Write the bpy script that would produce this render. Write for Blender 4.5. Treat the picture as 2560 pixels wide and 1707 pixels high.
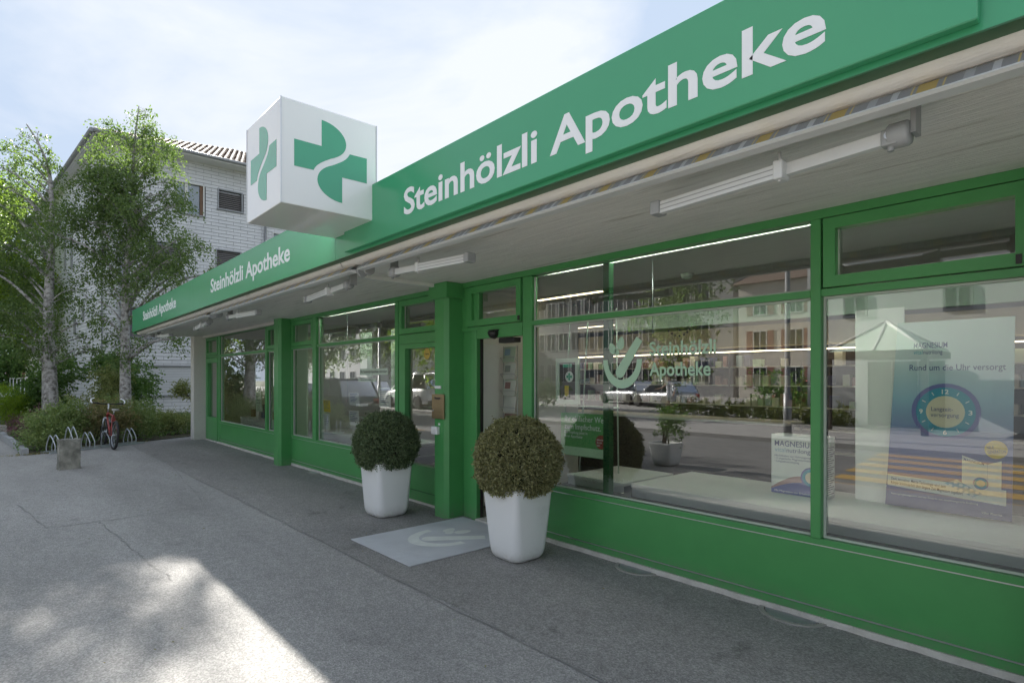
import bpy, bmesh, math, random
import numpy as np
from mathutils import Vector, Matrix

for o in list(bpy.data.objects):
    bpy.data.objects.remove(o, do_unlink=True)
SC = bpy.context.scene
COL = SC.collection
R = math.radians

# ------------------------------------------------------------------ camera
cam_data = bpy.data.cameras.new('camera')
cam = bpy.data.objects.new('camera', cam_data)
COL.objects.link(cam)
cam.location = (0.0, 0.0, 1.6)
cam.rotation_euler = (R(90), 0, R(48.5))
cam_data.sensor_width = 36.0
cam_data.lens = 20.25
cam_data.shift_y = 0.0361
cam_data.clip_start = 0.05
cam_data.clip_end = 900.0
SC.camera = cam

# ------------------------------------------------------------------ sky, sun, exposure
SUN_DIR = Vector((-1.1466, 0.2132, 0.60)).normalized()
ELEV = math.asin(SUN_DIR.z)
AZ = math.atan2(SUN_DIR.x, SUN_DIR.y)
world = bpy.data.worlds.new('World')
SC.world = world
world.use_nodes = True
wn = world.node_tree
wn.nodes.clear()
wl = wn.links
sky = wn.nodes.new('ShaderNodeTexSky')
sky.sky_type = 'NISHITA'
sky.sun_disc = False
sky.sun_elevation = ELEV
sky.sun_rotation = AZ
sky.air_density = 1.0
sky.dust_density = 2.0
sky.ozone_density = 1.5
tc = wn.nodes.new('ShaderNodeTexCoord')
mp = wn.nodes.new('ShaderNodeMapping')
mp.inputs['Scale'].default_value = (1.0, 1.0, 2.2)
mp.inputs['Location'].default_value = (1.35, 0.2, 0.0)
nz = wn.nodes.new('ShaderNodeTexNoise')
nz.inputs['Scale'].default_value = 1.7
nz.inputs['Detail'].default_value = 7.0
nz.inputs['Roughness'].default_value = 0.55
nz.inputs['Distortion'].default_value = 0.35
cr = wn.nodes.new('ShaderNodeValToRGB')
cr.color_ramp.elements[0].position = 0.40
cr.color_ramp.elements[0].color = (0.25, 0.25, 0.25, 1)
cr.color_ramp.elements[1].position = 0.58
cr.color_ramp.elements[1].color = (1, 1, 1, 1)
mixc = wn.nodes.new('ShaderNodeMix')
mixc.data_type = 'RGBA'
mixc.inputs[7].default_value = (0.93, 0.98, 1.06, 1)     # thin bright cloud veil
bg = wn.nodes.new('ShaderNodeBackground')
bg.inputs['Strength'].default_value = 0.13
wo = wn.nodes.new('ShaderNodeOutputWorld')
wl.new(tc.outputs['Generated'], mp.inputs['Vector'])
wl.new(mp.outputs['Vector'], nz.inputs['Vector'])
wl.new(nz.outputs['Fac'], cr.inputs['Fac'])
wl.new(cr.outputs['Color'], mixc.inputs[0])
cap = wn.nodes.new('ShaderNodeVectorMath')          # haze keeps the glow round the sun soft
cap.operation = 'MINIMUM'
cap.inputs[1].default_value = (0.52, 0.67, 0.90)
dim = wn.nodes.new('ShaderNodeVectorMath')
dim.operation = 'SCALE'
dim.inputs[3].default_value = 0.36
wl.new(sky.outputs['Color'], dim.inputs[0])
wl.new(dim.outputs[0], cap.inputs[0])
wl.new(cap.outputs[0], mixc.inputs[6])
wl.new(mixc.outputs[2], bg.inputs['Color'])
wl.new(bg.outputs['Background'], wo.inputs['Surface'])

sun_data = bpy.data.lights.new('sun', 'SUN')
sun_data.energy = 2.0
sun_data.angle = R(0.6)
sun_data.color = (1.0, 0.955, 0.88)
sun = bpy.data.objects.new('sun', sun_data)
COL.objects.link(sun)
sun.rotation_euler = (-SUN_DIR).to_track_quat('-Z', 'Y').to_euler()
sun.location = SUN_DIR * 60

SC.view_settings.view_transform = 'Standard'
SC.view_settings.look = 'None'
SC.view_settings.exposure = 2.95
SC.view_settings.gamma = 1.0
SC.view_settings.use_curve_mapping = False
SC.render.engine = 'CYCLES'
SC.cycles.max_bounces = 10
SC.cycles.transparent_max_bounces = 24
SC.cycles.glossy_bounces = 5
SC.cycles.caustics_reflective = False
SC.cycles.caustics_refractive = False
try:
    SC.cycles.use_denoising = True
except Exception:
    pass

# ------------------------------------------------------------------ materials
MATS = {}
def _n(nt, t, **kw):
    n = nt.nodes.new(t)
    for k, v in kw.items():
        n.inputs[k].default_value = v
    return n

def mat(name, col, rough=0.5, metal=0.0, var=0.10, vscale=6.0, bump=0.0, bscale=60.0, spec=0.5,
        col2=None, c2lo=0.45, c2hi=0.65, c2scale=4.0, coat=0.0, coord='Position', stretch=(1, 1, 1), emit=None, estr=0.0):
    if name in MATS:
        return MATS[name]
    m = bpy.data.materials.new(name)
    m.use_nodes = True
    nt = m.node_tree
    b = nt.nodes['Principled BSDF']
    b.inputs['Roughness'].default_value = rough
    b.inputs['Metallic'].default_value = metal
    b.inputs['Specular IOR Level'].default_value = spec
    b.inputs['Coat Weight'].default_value = coat
    b.inputs['Coat Roughness'].default_value = 0.06
    if coord == 'Position':
        g = nt.nodes.new('ShaderNodeNewGeometry'); src = g.outputs['Position']
    else:
        g = nt.nodes.new('ShaderNodeTexCoord'); src = g.outputs['Object']
    mpn = nt.nodes.new('ShaderNodeMapping')
    mpn.inputs['Scale'].default_value = stretch
    nt.links.new(src, mpn.inputs['Vector'])
    src = mpn.outputs['Vector']
    n1 = _n(nt, 'ShaderNodeTexNoise', Scale=vscale, Detail=6.0, Roughness=0.6)
    nt.links.new(src, n1.inputs['Vector'])
    mr = _n(nt, 'ShaderNodeMapRange')
    mr.inputs[1].default_value = 0.25; mr.inputs[2].default_value = 0.75
    mr.inputs[3].default_value = 1 - var; mr.inputs[4].default_value = 1 + var
    nt.links.new(n1.outputs['Fac'], mr.inputs[0])
    base = None
    if col2:
        n2 = _n(nt, 'ShaderNodeTexNoise', Scale=c2scale, Detail=5.0, Roughness=0.6)
        nt.links.new(src, n2.inputs['Vector'])
        r2 = nt.nodes.new('ShaderNodeMapRange')
        r2.inputs[1].default_value = c2lo; r2.inputs[2].default_value = c2hi
        nt.links.new(n2.outputs['Fac'], r2.inputs[0])
        mx = nt.nodes.new('ShaderNodeMix'); mx.data_type = 'RGBA'
        mx.inputs[6].default_value = (*col, 1); mx.inputs[7].default_value = (*col2, 1)
        nt.links.new(r2.outputs[0], mx.inputs[0])
        base = mx.outputs[2]
    vm = nt.nodes.new('ShaderNodeVectorMath'); vm.operation = 'MULTIPLY'
    if base is not None:
        nt.links.new(base, vm.inputs[0])
    else:
        vm.inputs[0].default_value = col
    cmb = nt.nodes.new('ShaderNodeCombineXYZ')
    for i in range(3):
        nt.links.new(mr.outputs[0], cmb.inputs[i])
    nt.links.new(cmb.outputs[0], vm.inputs[1])
    nt.links.new(vm.outputs[0], b.inputs['Base Color'])
    if bump > 0:
        nb = _n(nt, 'ShaderNodeTexNoise', Scale=bscale, Detail=4.0, Roughness=0.6)
        nt.links.new(src, nb.inputs['Vector'])
        bn = nt.nodes.new('ShaderNodeBump')
        bn.inputs['Strength'].default_value = bump
        bn.inputs['Distance'].default_value = 0.02
        nt.links.new(nb.outputs['Fac'], bn.inputs['Height'])
        nt.links.new(bn.outputs['Normal'], b.inputs['Normal'])
    if emit:
        b.inputs['Emission Color'].default_value = (*emit, 1)
        b.inputs['Emission Strength'].default_value = estr
    MATS[name] = m
    return m

def add_dirt(name, z0, z1, col, amount=0.5, scale=14.0):
    """splashed dirt near the ground, broken up by noise"""
    m = MATS[name]; nt = m.node_tree; b = nt.nodes['Principled BSDF']
    lk = b.inputs['Base Color'].links[0]; src = lk.from_socket
    g = nt.nodes.new('ShaderNodeNewGeometry'); s_ = nt.nodes.new('ShaderNodeSeparateXYZ'); nt.links.new(g.outputs['Position'], s_.inputs[0])
    r = nt.nodes.new('ShaderNodeMapRange'); r.inputs[1].default_value = z0; r.inputs[2].default_value = z1; r.inputs[3].default_value = 1.0; r.inputs[4].default_value = 0.0
    nt.links.new(s_.outputs[2], r.inputs[0])
    n = _n(nt, 'ShaderNodeTexNoise', Scale=scale, Detail=8.0, Roughness=0.7); nt.links.new(g.outputs['Position'], n.inputs['Vector'])
    r2 = nt.nodes.new('ShaderNodeMapRange'); r2.inputs[1].default_value = 0.42; r2.inputs[2].default_value = 0.68; r2.inputs[3].default_value = 0.15; r2.inputs[4].default_value = 1.0
    nt.links.new(n.outputs['Fac'], r2.inputs[0])
    mu = nt.nodes.new('ShaderNodeMath'); mu.operation = 'MULTIPLY'; nt.links.new(r.outputs[0], mu.inputs[0]); nt.links.new(r2.outputs[0], mu.inputs[1])
    m2 = nt.nodes.new('ShaderNodeMath'); m2.operation = 'MULTIPLY'; m2.inputs[1].default_value = amount; nt.links.new(mu.outputs[0], m2.inputs[0])
    mx = nt.nodes.new('ShaderNodeMix'); mx.data_type = 'RGBA'; mx.inputs[7].default_value = (*col, 1)
    nt.links.new(m2.outputs[0], mx.inputs[0]); nt.links.new(src, mx.inputs[6]); nt.links.new(mx.outputs[2], b.inputs['Base Color'])

def glass_mat(name, tint=(0.93, 0.97, 0.95), refl=1.0, floor=0.05, ior=1.52):
    m = bpy.data.materials.new(name)
    m.use_nodes = True
    nt = m.node_tree
    nt.nodes.clear()
    out = nt.nodes.new('ShaderNodeOutputMaterial')
    tr = nt.nodes.new('ShaderNodeBsdfTransparent'); tr.inputs[0].default_value = (*tint, 1)
    gl = nt.nodes.new('ShaderNodeBsdfGlossy'); gl.inputs['Roughness'].default_value = 0.0
    gl.inputs[0].default_value = (1, 1, 1, 1)
    fr = nt.nodes.new('ShaderNodeFresnel'); fr.inputs['IOR'].default_value = ior
    ma = nt.nodes.new('ShaderNodeMath'); ma.operation = 'MULTIPLY_ADD'; ma.use_clamp = True
    ma.inputs[1].default_value = refl; ma.inputs[2].default_value = floor
    nt.links.new(fr.outputs[0], ma.inputs[0])
    mx = nt.nodes.new('ShaderNodeMixShader')
    nt.links.new(ma.outputs[0], mx.inputs[0])
    nt.links.new(tr.outputs[0], mx.inputs[1])
    nt.links.new(gl.outputs[0], mx.inputs[2])
    nt.links.new(mx.outputs[0], out.inputs[0])
    MATS[name] = m
    return m

def leaf_mat(name, c1, c2, transl=0.35, rough=0.45):
    """leaf: per-leaf colour between c1 and c2, light passes through"""
    m = bpy.data.materials.new(name)
    m.use_nodes = True
    nt = m.node_tree
    nt.nodes.clear()
    out = nt.nodes.new('ShaderNodeOutputMaterial')
    ge = nt.nodes.new('ShaderNodeNewGeometry')
    mx = nt.nodes.new('ShaderNodeMix'); mx.data_type = 'RGBA'
    mx.inputs[6].default_value = (*c1, 1); mx.inputs[7].default_value = (*c2, 1)
    nt.links.new(ge.outputs['Random Per Island'], mx.inputs[0])
    b = nt.nodes.new('ShaderNodeBsdfPrincipled')
    b.inputs['Roughness'].default_value = rough
    b.inputs['Specular IOR Level'].default_value = 0.35
    nt.links.new(mx.outputs[2], b.inputs['Base Color'])
    vm = nt.nodes.new('ShaderNodeVectorMath'); vm.operation = 'MULTIPLY'
    vm.inputs[1].default_value = (1.55, 1.65, 0.85)
    nt.links.new(mx.outputs[2], vm.inputs[0])
    tl = nt.nodes.new('ShaderNodeBsdfTranslucent')
    nt.links.new(vm.outputs[0], tl.inputs[0])
    ms = nt.nodes.new('ShaderNodeMixShader'); ms.inputs[0].default_value = transl
    nt.links.new(b.outputs[0], ms.inputs[1]); nt.links.new(tl.outputs[0], ms.inputs[2])
    nt.links.new(ms.outputs[0], out.inputs[0])
    MATS[name] = m
    return m

# ------------------------------------------------------------------ mesh helpers
class MB:
    """collects shapes, builds ONE mesh object"""
    def __init__(s):
        s.v = []; s.f = []; s.sm = []
    def add(s, vs, fs, smooth=False):
        o = len(s.v)
        s.v += [tuple(p) for p in vs]
        s.f += [tuple(i + o for i in f) for f in fs]
        s.sm += [smooth] * len(fs)
        return s
    def box(s, x0, x1, y0, y1, z0, z1):
        if x0 > x1: x0, x1 = x1, x0
        if y0 > y1: y0, y1 = y1, y0
        if z0 > z1: z0, z1 = z1, z0
        return s.add([(x0,y0,z0),(x1,y0,z0),(x1,y1,z0),(x0,y1,z0),(x0,y0,z1),(x1,y0,z1),(x1,y1,z1),(x0,y1,z1)],
              [(0,3,2,1),(4,5,6,7),(0,1,5,4),(1,2,6,5),(2,3,7,6),(3,0,4,7)])
    def bbox(s, x0, x1, y0, y1, z0, z1, b=0.008, seg=2):
        bm = bmesh.new()
        bmesh.ops.create_cube(bm, size=1)
        for v in bm.verts:
            v.co = Vector(((x0+x1)/2 + v.co.x*abs(x1-x0), (y0+y1)/2 + v.co.y*abs(y1-y0), (z0+z1)/2 + v.co.z*abs(z1-z0)))
        bmesh.ops.bevel(bm, geom=list(bm.edges), offset=b, segments=seg, affect='EDGES', profile=0.5)
        s.bm(bm, False); return s
    def bm(s, bm, smooth=False):
        bm.verts.index_update()
        s.add([v.co[:] for v in bm.verts], [[v.index for v in f.verts] for f in bm.faces], smooth)
        bm.free(); return s
    def quad(s, a, b, c, d): return s.add([a,b,c,d], [(0,1,2,3)])
    def tube(s, pts, rad, n=8, caps=True, smooth=True):
        pts = [Vector(p) for p in pts]
        if not isinstance(rad, (list, tuple)): rad = [rad]*len(pts)
        vs = []; ref = None
        for i, p in enumerate(pts):
            d = (pts[min(i+1, len(pts)-1)] - pts[max(i-1, 0)])
            d = d.normalized() if d.length > 1e-9 else Vector((0,0,1))
            if ref is None:
                ref = d.orthogonal().normalized()
            else:
                ref = ref - d*ref.dot(d)
                ref = ref.normalized() if ref.length > 1e-6 else d.orthogonal().normalized()
            w = d.cross(ref)
            for k in range(n):
                a = 2*math.pi*k/n
                vs.append(p + (ref*math.cos(a) + w*math.sin(a))*rad[i])
        fs = []
        for i in range(len(pts)-1):
            for k in range(n):
                fs.append((i*n+k, i*n+(k+1)%n, (i+1)*n+(k+1)%n, (i+1)*n+k))
        s.add(vs, fs, smooth)
        if caps:
            o = len(s.v) - len(vs)
            s.f.append(tuple(o+k for k in reversed(range(n)))); s.sm.append(False)
            s.f.append(tuple(o+(len(pts)-1)*n+k for k in range(n))); s.sm.append(False)
        return s
    def lathe(s, prof, n=24, c=(0,0,0), smooth=True, axis='Z'):
        vs = []
        for r, z in prof:
            for k in range(n):
                a = 2*math.pi*k/n
                p = (r*math.cos(a), r*math.sin(a), z)
                if axis == 'X': p = (p[2], p[0], p[1])
                if axis == 'Y': p = (p[0], p[2], p[1])
                vs.append((c[0]+p[0], c[1]+p[1], c[2]+p[2]))
        fs = []
        for i in range(len(prof)-1):
            for k in range(n):
                fs.append((i*n+k, i*n+(k+1)%n, (i+1)*n+(k+1)%n, (i+1)*n+k))
        s.add(vs, fs, smooth)
        o = len(s.v) - len(vs)
        s.f.append(tuple(o+k for k in reversed(range(n)))); s.sm.append(False)
        s.f.append(tuple(o+(len(prof)-1)*n+k for k in range(n))); s.sm.append(False)
        return s
    def prism(s, poly, h, T=None):
        """poly in local XY extruded along local Z by h, then transformed by matrix T"""
        n = len(poly)
        vs = [Vector((p[0], p[1], 0)) for p in poly] + [Vector((p[0], p[1], h)) for p in poly]
        if T is not None: vs = [T @ v for v in vs]
        fs = [tuple(reversed(range(n))), tuple(range(n, 2*n))] + [(i, (i+1)%n, n+(i+1)%n, n+i) for i in range(n)]
        return s.add(vs, fs)
    def build(s, name, m, parent=None, loc=None, label=None, cat=None, group=None, kind=None):
        me = bpy.data.meshes.new(name)
        if loc is not None:
            lx, ly, lz = loc
            s.v = [(p[0]-lx, p[1]-ly, p[2]-lz) for p in s.v]
        me.from_pydata([tuple(p) for p in s.v], [], s.f)
        if any(s.sm):
            me.polygons.foreach_set('use_smooth', s.sm)
        me.validate(); me.update()
        if m is not None:
            me.materials.append(MATS[m] if isinstance(m, str) else m)
        return link(me, name, parent, loc, label, cat, group, kind)

def link(me, name, parent=None, loc=None, label=None, cat=None, group=None, kind=None):
    o = bpy.data.objects.new(name, me)
    COL.objects.link(o)
    if loc is not None: o.location = loc
    if parent is not None:
        o.parent = parent
        # parts are written in world coordinates: undo the parent's own place
        if loc is None and not is_local(parent):
            o.matrix_parent_inverse = world_mx(parent).inverted()
    tag(o, label, cat, group, kind)
    return o

def is_local(o):
    while o is not None:
        if o.get('_local'): return True
        o = o.parent
    return False

def world_mx(o):
    m = Matrix.LocRotScale(o.location, o.rotation_euler, o.scale)
    if o.parent is not None:
        m = world_mx(o.parent) @ o.matrix_parent_inverse @ m
    return m

def tag(o, label=None, cat=None, group=None, kind=None):
    if label: o['label'] = label
    if cat: o['category'] = cat
    if group: o['group'] = group
    if kind: o['kind'] = kind
    return o

def thing(name, label, cat, loc=(0,0,0), group=None, rz=0.0, local=False):
    o = bpy.data.objects.new(name, None)
    o.empty_display_size = 0.1
    COL.objects.link(o)
    o.location = loc
    o.rotation_euler = (0, 0, rz)
    tag(o, label, cat, group)
    if local: o['_local'] = 1
    return o

def copy_tree(o, parent=None, label=None, loc=None, rz=None):
    c = o.copy(); COL.objects.link(c)
    if parent is not None: c.parent = parent
    if label: c['label'] = label
    if loc is not None: c.location = loc
    if rz is not None: c.rotation_euler = (0, 0, rz)
    for ch in list(o.children):
        copy_tree(ch, c)
    return c

def text_mesh(body, size, bold=0.0, xs=1.0, depth=0.002, align='LEFT', spacing=1.0, line=1.0):
    """lettering as (verts, faces) in the XY plane, front towards +Z"""
    cu = bpy.data.curves.new('t', 'FONT')
    cu.body = body; cu.size = size; cu.extrude = depth; cu.offset = bold
    cu.align_x = align; cu.space_character = spacing; cu.space_line = line
    cu.resolution_u = 4; cu.fill_mode = 'BOTH'
    ob = bpy.data.objects.new('t', cu)
    COL.objects.link(ob)
    dg = bpy.context.evaluated_depsgraph_get()
    me = bpy.data.meshes.new_from_object(ob.evaluated_get(dg))
    vs = [(v.co.x*xs, v.co.y, v.co.z) for v in me.vertices]
    fs = [tuple(p.vertices) for p in me.polygons]
    bpy.data.objects.remove(ob, do_unlink=True)
    bpy.data.meshes.remove(me); bpy.data.curves.remove(cu)
    return vs, fs

def text_obj(body, name, m, T, size=None, width=None, height=None, bold=0.0, xs=1.0, depth=0.002, parent=None, align='LEFT', spacing=1.0, line=1.0, **kw):
    vs, fs = text_mesh(body, size or 1.0, bold*(1.0 if size else 1.0), xs, depth, align, spacing, line)
    if width:      # fit to width x height, left/bottom at the origin
        xsv = [v[0] for v in vs]; x0, x1 = min(xsv), max(xsv)
        sx = width/(x1-x0)
        vs = [((v[0]-x0)*sx, v[1]*(height if height else sx), (depth if v[2] > 0 else -depth)) for v in vs]
    mb = MB()
    mb.add([T @ Vector(v) for v in vs], fs)
    if bold >= 0.01 and width:      # plain strokes just behind, closing the pinholes of the widened outline
        v2, f2 = text_mesh(body, 1.0, 0.0, xs, depth, align, spacing, line)
        v2 = [((v[0]-x0)*sx, v[1]*(height if height else sx), (depth*0.6 if v[2] > 0 else -depth)) for v in v2]
        mb.add([T @ Vector(v) for v in v2], f2)
    return mb.build(name, m, parent, **kw)

# wall frames: local x -> along the wall as seen by a viewer, local y -> up, local z -> towards the viewer
def T_south(x, y, z):    # viewer stands at smaller y, looks to +y
    return Matrix(((1,0,0,x),(0,0,-1,y),(0,1,0,z),(0,0,0,1)))
def T_east(x, y, z):     # viewer stands at larger x, looks to -x
    return Matrix(((0,0,1,x),(1,0,0,y),(0,1,0,z),(0,0,0,1)))
# ------------------------------------------------------------------ materials used below
def asphalt_mat(name, lo, hi, stain, rough=0.9):
    """weathered asphalt: stone grain, mottling, large worn patches and a few stains"""
    m = bpy.data.materials.new(name); m.use_nodes = True
    nt = m.node_tree; b = nt.nodes['Principled BSDF']
    b.inputs['Roughness'].default_value = rough; b.inputs['Specular IOR Level'].default_value = 0.35
    g = nt.nodes.new('ShaderNodeNewGeometry'); P = g.outputs['Position']
    vo = nt.nodes.new('ShaderNodeTexVoronoi'); vo.inputs['Scale'].default_value = 115.0
    nt.links.new(P, vo.inputs['Vector'])
    sp = nt.nodes.new('ShaderNodeSeparateColor'); nt.links.new(vo.outputs['Color'], sp.inputs[0])
    mx = nt.nodes.new('ShaderNodeMix'); mx.data_type = 'RGBA'
    mx.inputs[6].default_value = (*lo, 1); mx.inputs[7].default_value = (*hi, 1)
    pw = nt.nodes.new('ShaderNodeMath'); pw.operation = 'POWER'; pw.inputs[1].default_value = 1.3
    nt.links.new(sp.outputs[0], pw.inputs[0]); nt.links.new(pw.outputs[0], mx.inputs[0])
    def noise(sc, a, b_, lo_, hi_, det=6.0, vec=None):
        n = nt.nodes.new('ShaderNodeTexNoise'); n.inputs['Scale'].default_value = sc; n.inputs['Detail'].default_value = det; n.inputs['Roughness'].default_value = 0.62
        nt.links.new(vec or P, n.inputs['Vector'])
        r = nt.nodes.new('ShaderNodeMapRange'); r.inputs[1].default_value = a; r.inputs[2].default_value = b_; r.inputs[3].default_value = lo_; r.inputs[4].default_value = hi_
        nt.links.new(n.outputs['Fac'], r.inputs[0]); return r.outputs[0], n
    mp_ = nt.nodes.new('ShaderNodeMapping'); mp_.inputs['Scale'].default_value = (0.35, 1.2, 1); mp_.inputs['Rotation'].default_value = (0, 0, 0.2)
    nt.links.new(P, mp_.inputs['Vector'])
    f1, _a = noise(0.75, 0.3, 0.7, 0.80, 1.16, vec=mp_.outputs[0])
    f2, n2 = noise(11.0, 0.3, 0.7, 0.90, 1.10)
    f3, _c = noise(2.6, 0.60, 0.74, 1.0, stain)
    f4, _d = noise(48.0, 0.64, 0.74, 1.0, 0.72, det=2.0)
    cur = mx.outputs[2]
    for f in (f1, f2, f3, f4):
        v = nt.nodes.new('ShaderNodeVectorMath'); v.operation = 'SCALE'
        nt.links.new(cur, v.inputs[0]); nt.links.new(f, v.inputs[3]); cur = v.outputs[0]
    nt.links.new(cur, b.inputs['Base Color'])
    bn = nt.nodes.new('ShaderNodeBump'); bn.inputs['Strength'].default_value = 0.55; bn.inputs['Distance'].default_value = 0.006
    nt.links.new(vo.outputs['Distance'], bn.inputs['Height']); nt.links.new(bn.outputs[0], b.inputs['Normal'])
    MATS[name] = m
asphalt_mat('asphalt', (0.245, 0.238, 0.228), (0.430, 0.418, 0.400), 0.78)
asphalt_mat('asphalt_dark', (0.200, 0.193, 0.184), (0.370, 0.358, 0.340), 0.62)
mat('tar', (0.255, 0.249, 0.24), 0.9, var=0.35, vscale=7, bump=0.5, bscale=120)
mat('road_asphalt', (0.19, 0.188, 0.186), 0.9, var=0.15, vscale=1.0, bump=0.5, bscale=120)
mat('pavement_far', (0.36, 0.352, 0.34), 0.9, var=0.12, vscale=1.0, bump=0.4, bscale=120)
mat('earth', (0.10, 0.085, 0.06), 0.95, var=0.3, vscale=5, bump=0.8, bscale=40, col2=(0.07, 0.09, 0.035), c2scale=3)
mat('terrain', (0.10, 0.11, 0.07), 0.95, var=0.2, vscale=0.6, bump=0.3, bscale=20)
mat('concrete', (0.36, 0.35, 0.32), 0.9, var=0.12, vscale=3.0, bump=0.35, bscale=45, col2=(0.29, 0.28, 0.255), c2scale=1.6)
mat('soffit_concrete', (0.83, 0.805, 0.76), 0.85, var=0.09, vscale=7.0, bump=0.45, bscale=20, stretch=(0.25, 3.5, 1), col2=(0.60, 0.565, 0.51), c2lo=0.60, c2hi=0.70, c2scale=5.5)
mat('old_concrete', (0.36, 0.345, 0.305), 0.95, var=0.25, vscale=7, bump=0.9, bscale=50, col2=(0.20, 0.20, 0.175), c2lo=0.42, c2hi=0.6, c2scale=5)
mat('pier_concrete', (0.66, 0.64, 0.59), 0.9, var=0.05, vscale=20, bump=0.5, bscale=90)
mat('green_paint', (0.078, 0.315, 0.098), 0.34, var=0.06, vscale=3.0, bump=0.02, bscale=300, spec=0.45)
mat('green_dark', (0.026, 0.115, 0.042), 0.4, var=0.05)
mat('fascia_green', (0.060, 0.360, 0.175), 0.24, var=0.03, vscale=1.0, spec=0.6)
mat('aluminium', (0.62, 0.63, 0.64), 0.35, metal=0.9, var=0.05)
mat('white_metal', (0.70, 0.71, 0.70), 0.4, var=0.03)
mat('grey_plastic', (0.36, 0.37, 0.37), 0.5, var=0.04)
mat('dark_hole', (0.012, 0.012, 0.012), 0.7, var=0.0)
mat('letter_white', (0.90, 0.91, 0.92), 0.4, var=0.01)
mat('acrylic_white', (0.84, 0.85, 0.85), 0.12, var=0.015, vscale=2.0, spec=0.6)
mat('sign_green', (0.065, 0.38, 0.23), 0.15, var=0.02, spec=0.6)
mat('interior_white', (0.80, 0.80, 0.77), 0.6, var=0.02)
mat('interior_ceiling', (0.60, 0.60, 0.58), 0.8, var=0.03)
mat('interior_floor', (0.16, 0.155, 0.15), 0.6, var=0.1, vscale=4)
mat('carpet_grey', (0.12, 0.117, 0.115), 0.95, var=0.18, vscale=60)
mat('wood_dark', (0.075, 0.060, 0.050), 0.45, var=0.25, vscale=4, stretch=(1, 1, 8))
mat('beige_panel', (0.72, 0.66, 0.52), 0.6, var=0.04)
mat('fill_white', (1, 0.95, 0.86), 0.5, emit=(0.95, 1.0, 0.92), estr=3.8)
mat('led_warm', (1, 0.8, 0.5), 0.5, emit=(1.0, 0.82, 0.52), estr=0.75)
mat('satin_white', (0.82, 0.825, 0.82), 0.35, var=0.012, vscale=2.5, spec=0.45, col2=(0.66, 0.66, 0.64), c2lo=0.62, c2hi=0.9, c2scale=3.0)
mat('mat_grey', (0.58, 0.595, 0.615), 0.95, var=0.10, vscale=7, bump=0.4, bscale=260, col2=(0.49, 0.50, 0.52), c2scale=3.5)
mat('mat_mark', (0.72, 0.74, 0.70), 0.95, var=0.08, vscale=9, bump=0.3, bscale=260)
mat('brass', (0.36, 0.27, 0.16), 0.42, metal=0.75, var=0.06, vscale=3, stretch=(1, 1, 9))
mat('black_plastic', (0.022, 0.021, 0.022), 0.45, var=0.05)
mat('steel', (0.52, 0.54, 0.57), 0.38, metal=0.85, var=0.08)
mat('galvanised', (0.56, 0.60, 0.64), 0.42, metal=0.7, var=0.10, vscale=20)
mat('sticker_green', (0.46, 0.68, 0.50), 0.5, var=0.02)
mat('yellow', (0.72, 0.50, 0.06), 0.5, var=0.03)
mat('amber', (0.55, 0.40, 0.08), 0.5, var=0.03)
mat('paper', (0.76, 0.77, 0.74), 0.6, var=0.02)
mat('print_blue', (0.09, 0.10, 0.24), 0.6, var=0.02)
mat('print_black', (0.035, 0.035, 0.045), 0.6, var=0.02)
glass_mat('shop_glass', (0.90, 0.945, 0.92), refl=2.0, floor=0.085)
glass_mat('window_glass_dark', (0.35, 0.40, 0.42), refl=1.6, floor=0.10)
glass_mat('window_glass_pale', (0.80, 0.84, 0.86), refl=1.2, floor=0.04)
glass_mat('car_glass', (0.12, 0.14, 0.15), refl=1.4, floor=0.06)

add_dirt('green_paint', 0.03, 0.20, (0.20, 0.19, 0.165), 0.55)
add_dirt('satin_white', 0.0, 0.14, (0.34, 0.32, 0.28), 0.5, 22.0)
add_dirt('pier_concrete', 0.0, 0.3, (0.30, 0.28, 0.25), 0.5, 10.0)
# ------------------------------------------------------------------ the ground
def sheet(name, poly, z, m, parent=None, kind='structure', thick=None, **kw):
    mb = MB()
    n = len(poly)
    if thick:
        mb.add([(x, y, z) for x, y in poly] + [(x, y, z-thick) for x, y in poly],
               [tuple(range(n))] + [(i, n+i, n+(i+1) % n, (i+1) % n) for i in range(n)])
    else:
        mb.add([(x, y, z) for x, y in poly], [tuple(range(n))])
    return mb.build(name, m, parent, kind=kind, **kw)

sheet('ground', [(-400, -400), (400, -400), (400, 400), (-400, 400)], -0.16, 'terrain')
forecourt = sheet('forecourt', [(-48, -1.5), (14, -1.5), (14, 4.2), (-15.9, 4.2), (-17.95, 4.15), (-17.0, 2.45), (-15.72, 0.40), (-20.9, 0.0), (-26, -0.1), (-48, -0.3)], 0.0, 'asphalt', thick=0.16)
# newer, darker strip of asphalt along the shop front, with a tarred seam
def wavy(x0, x1, y0, y1, amp, n, seed, w):
    rnd = random.Random(seed)
    a = []; b = []
    off = 0
    for i in range(n+1):
        t = i/n
        off = off*0.6 + rnd.uniform(-amp, amp)
        px = x0+(x1-x0)*t; py = y0+(y1-y0)*t
        dx, dy = (x1-x0), (y1-y0); L = math.hypot(dx, dy); nx, ny = -dy/L, dx/L
        ww = w*rnd.uniform(0.05, 1.25)
        a.append((px+nx*(off+ww), py+ny*(off+ww))); b.append((px+nx*(off-ww), py+ny*(off-ww)))
    return a, b
a, b = wavy(13.9, -17.1, 2.46, 2.28, 0.016, 120, 4, 0.012)
strip = MB()
edge = [( (p[0]+q[0])/2, (p[1]+q[1])/2) for p, q in zip(a, b)]
pv = [(x, y, 0.003) for x, y in edge] + [(x, 4.19, 0.003) for x, y in edge]
n_ = len(edge)
strip.add(pv, [(i, n_+i, n_+i+1, i+1) for i in range(n_-1)])
strip.build('asphalt_patch', 'asphalt_dark', forecourt, label='darker asphalt strip along the shop front')
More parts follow.
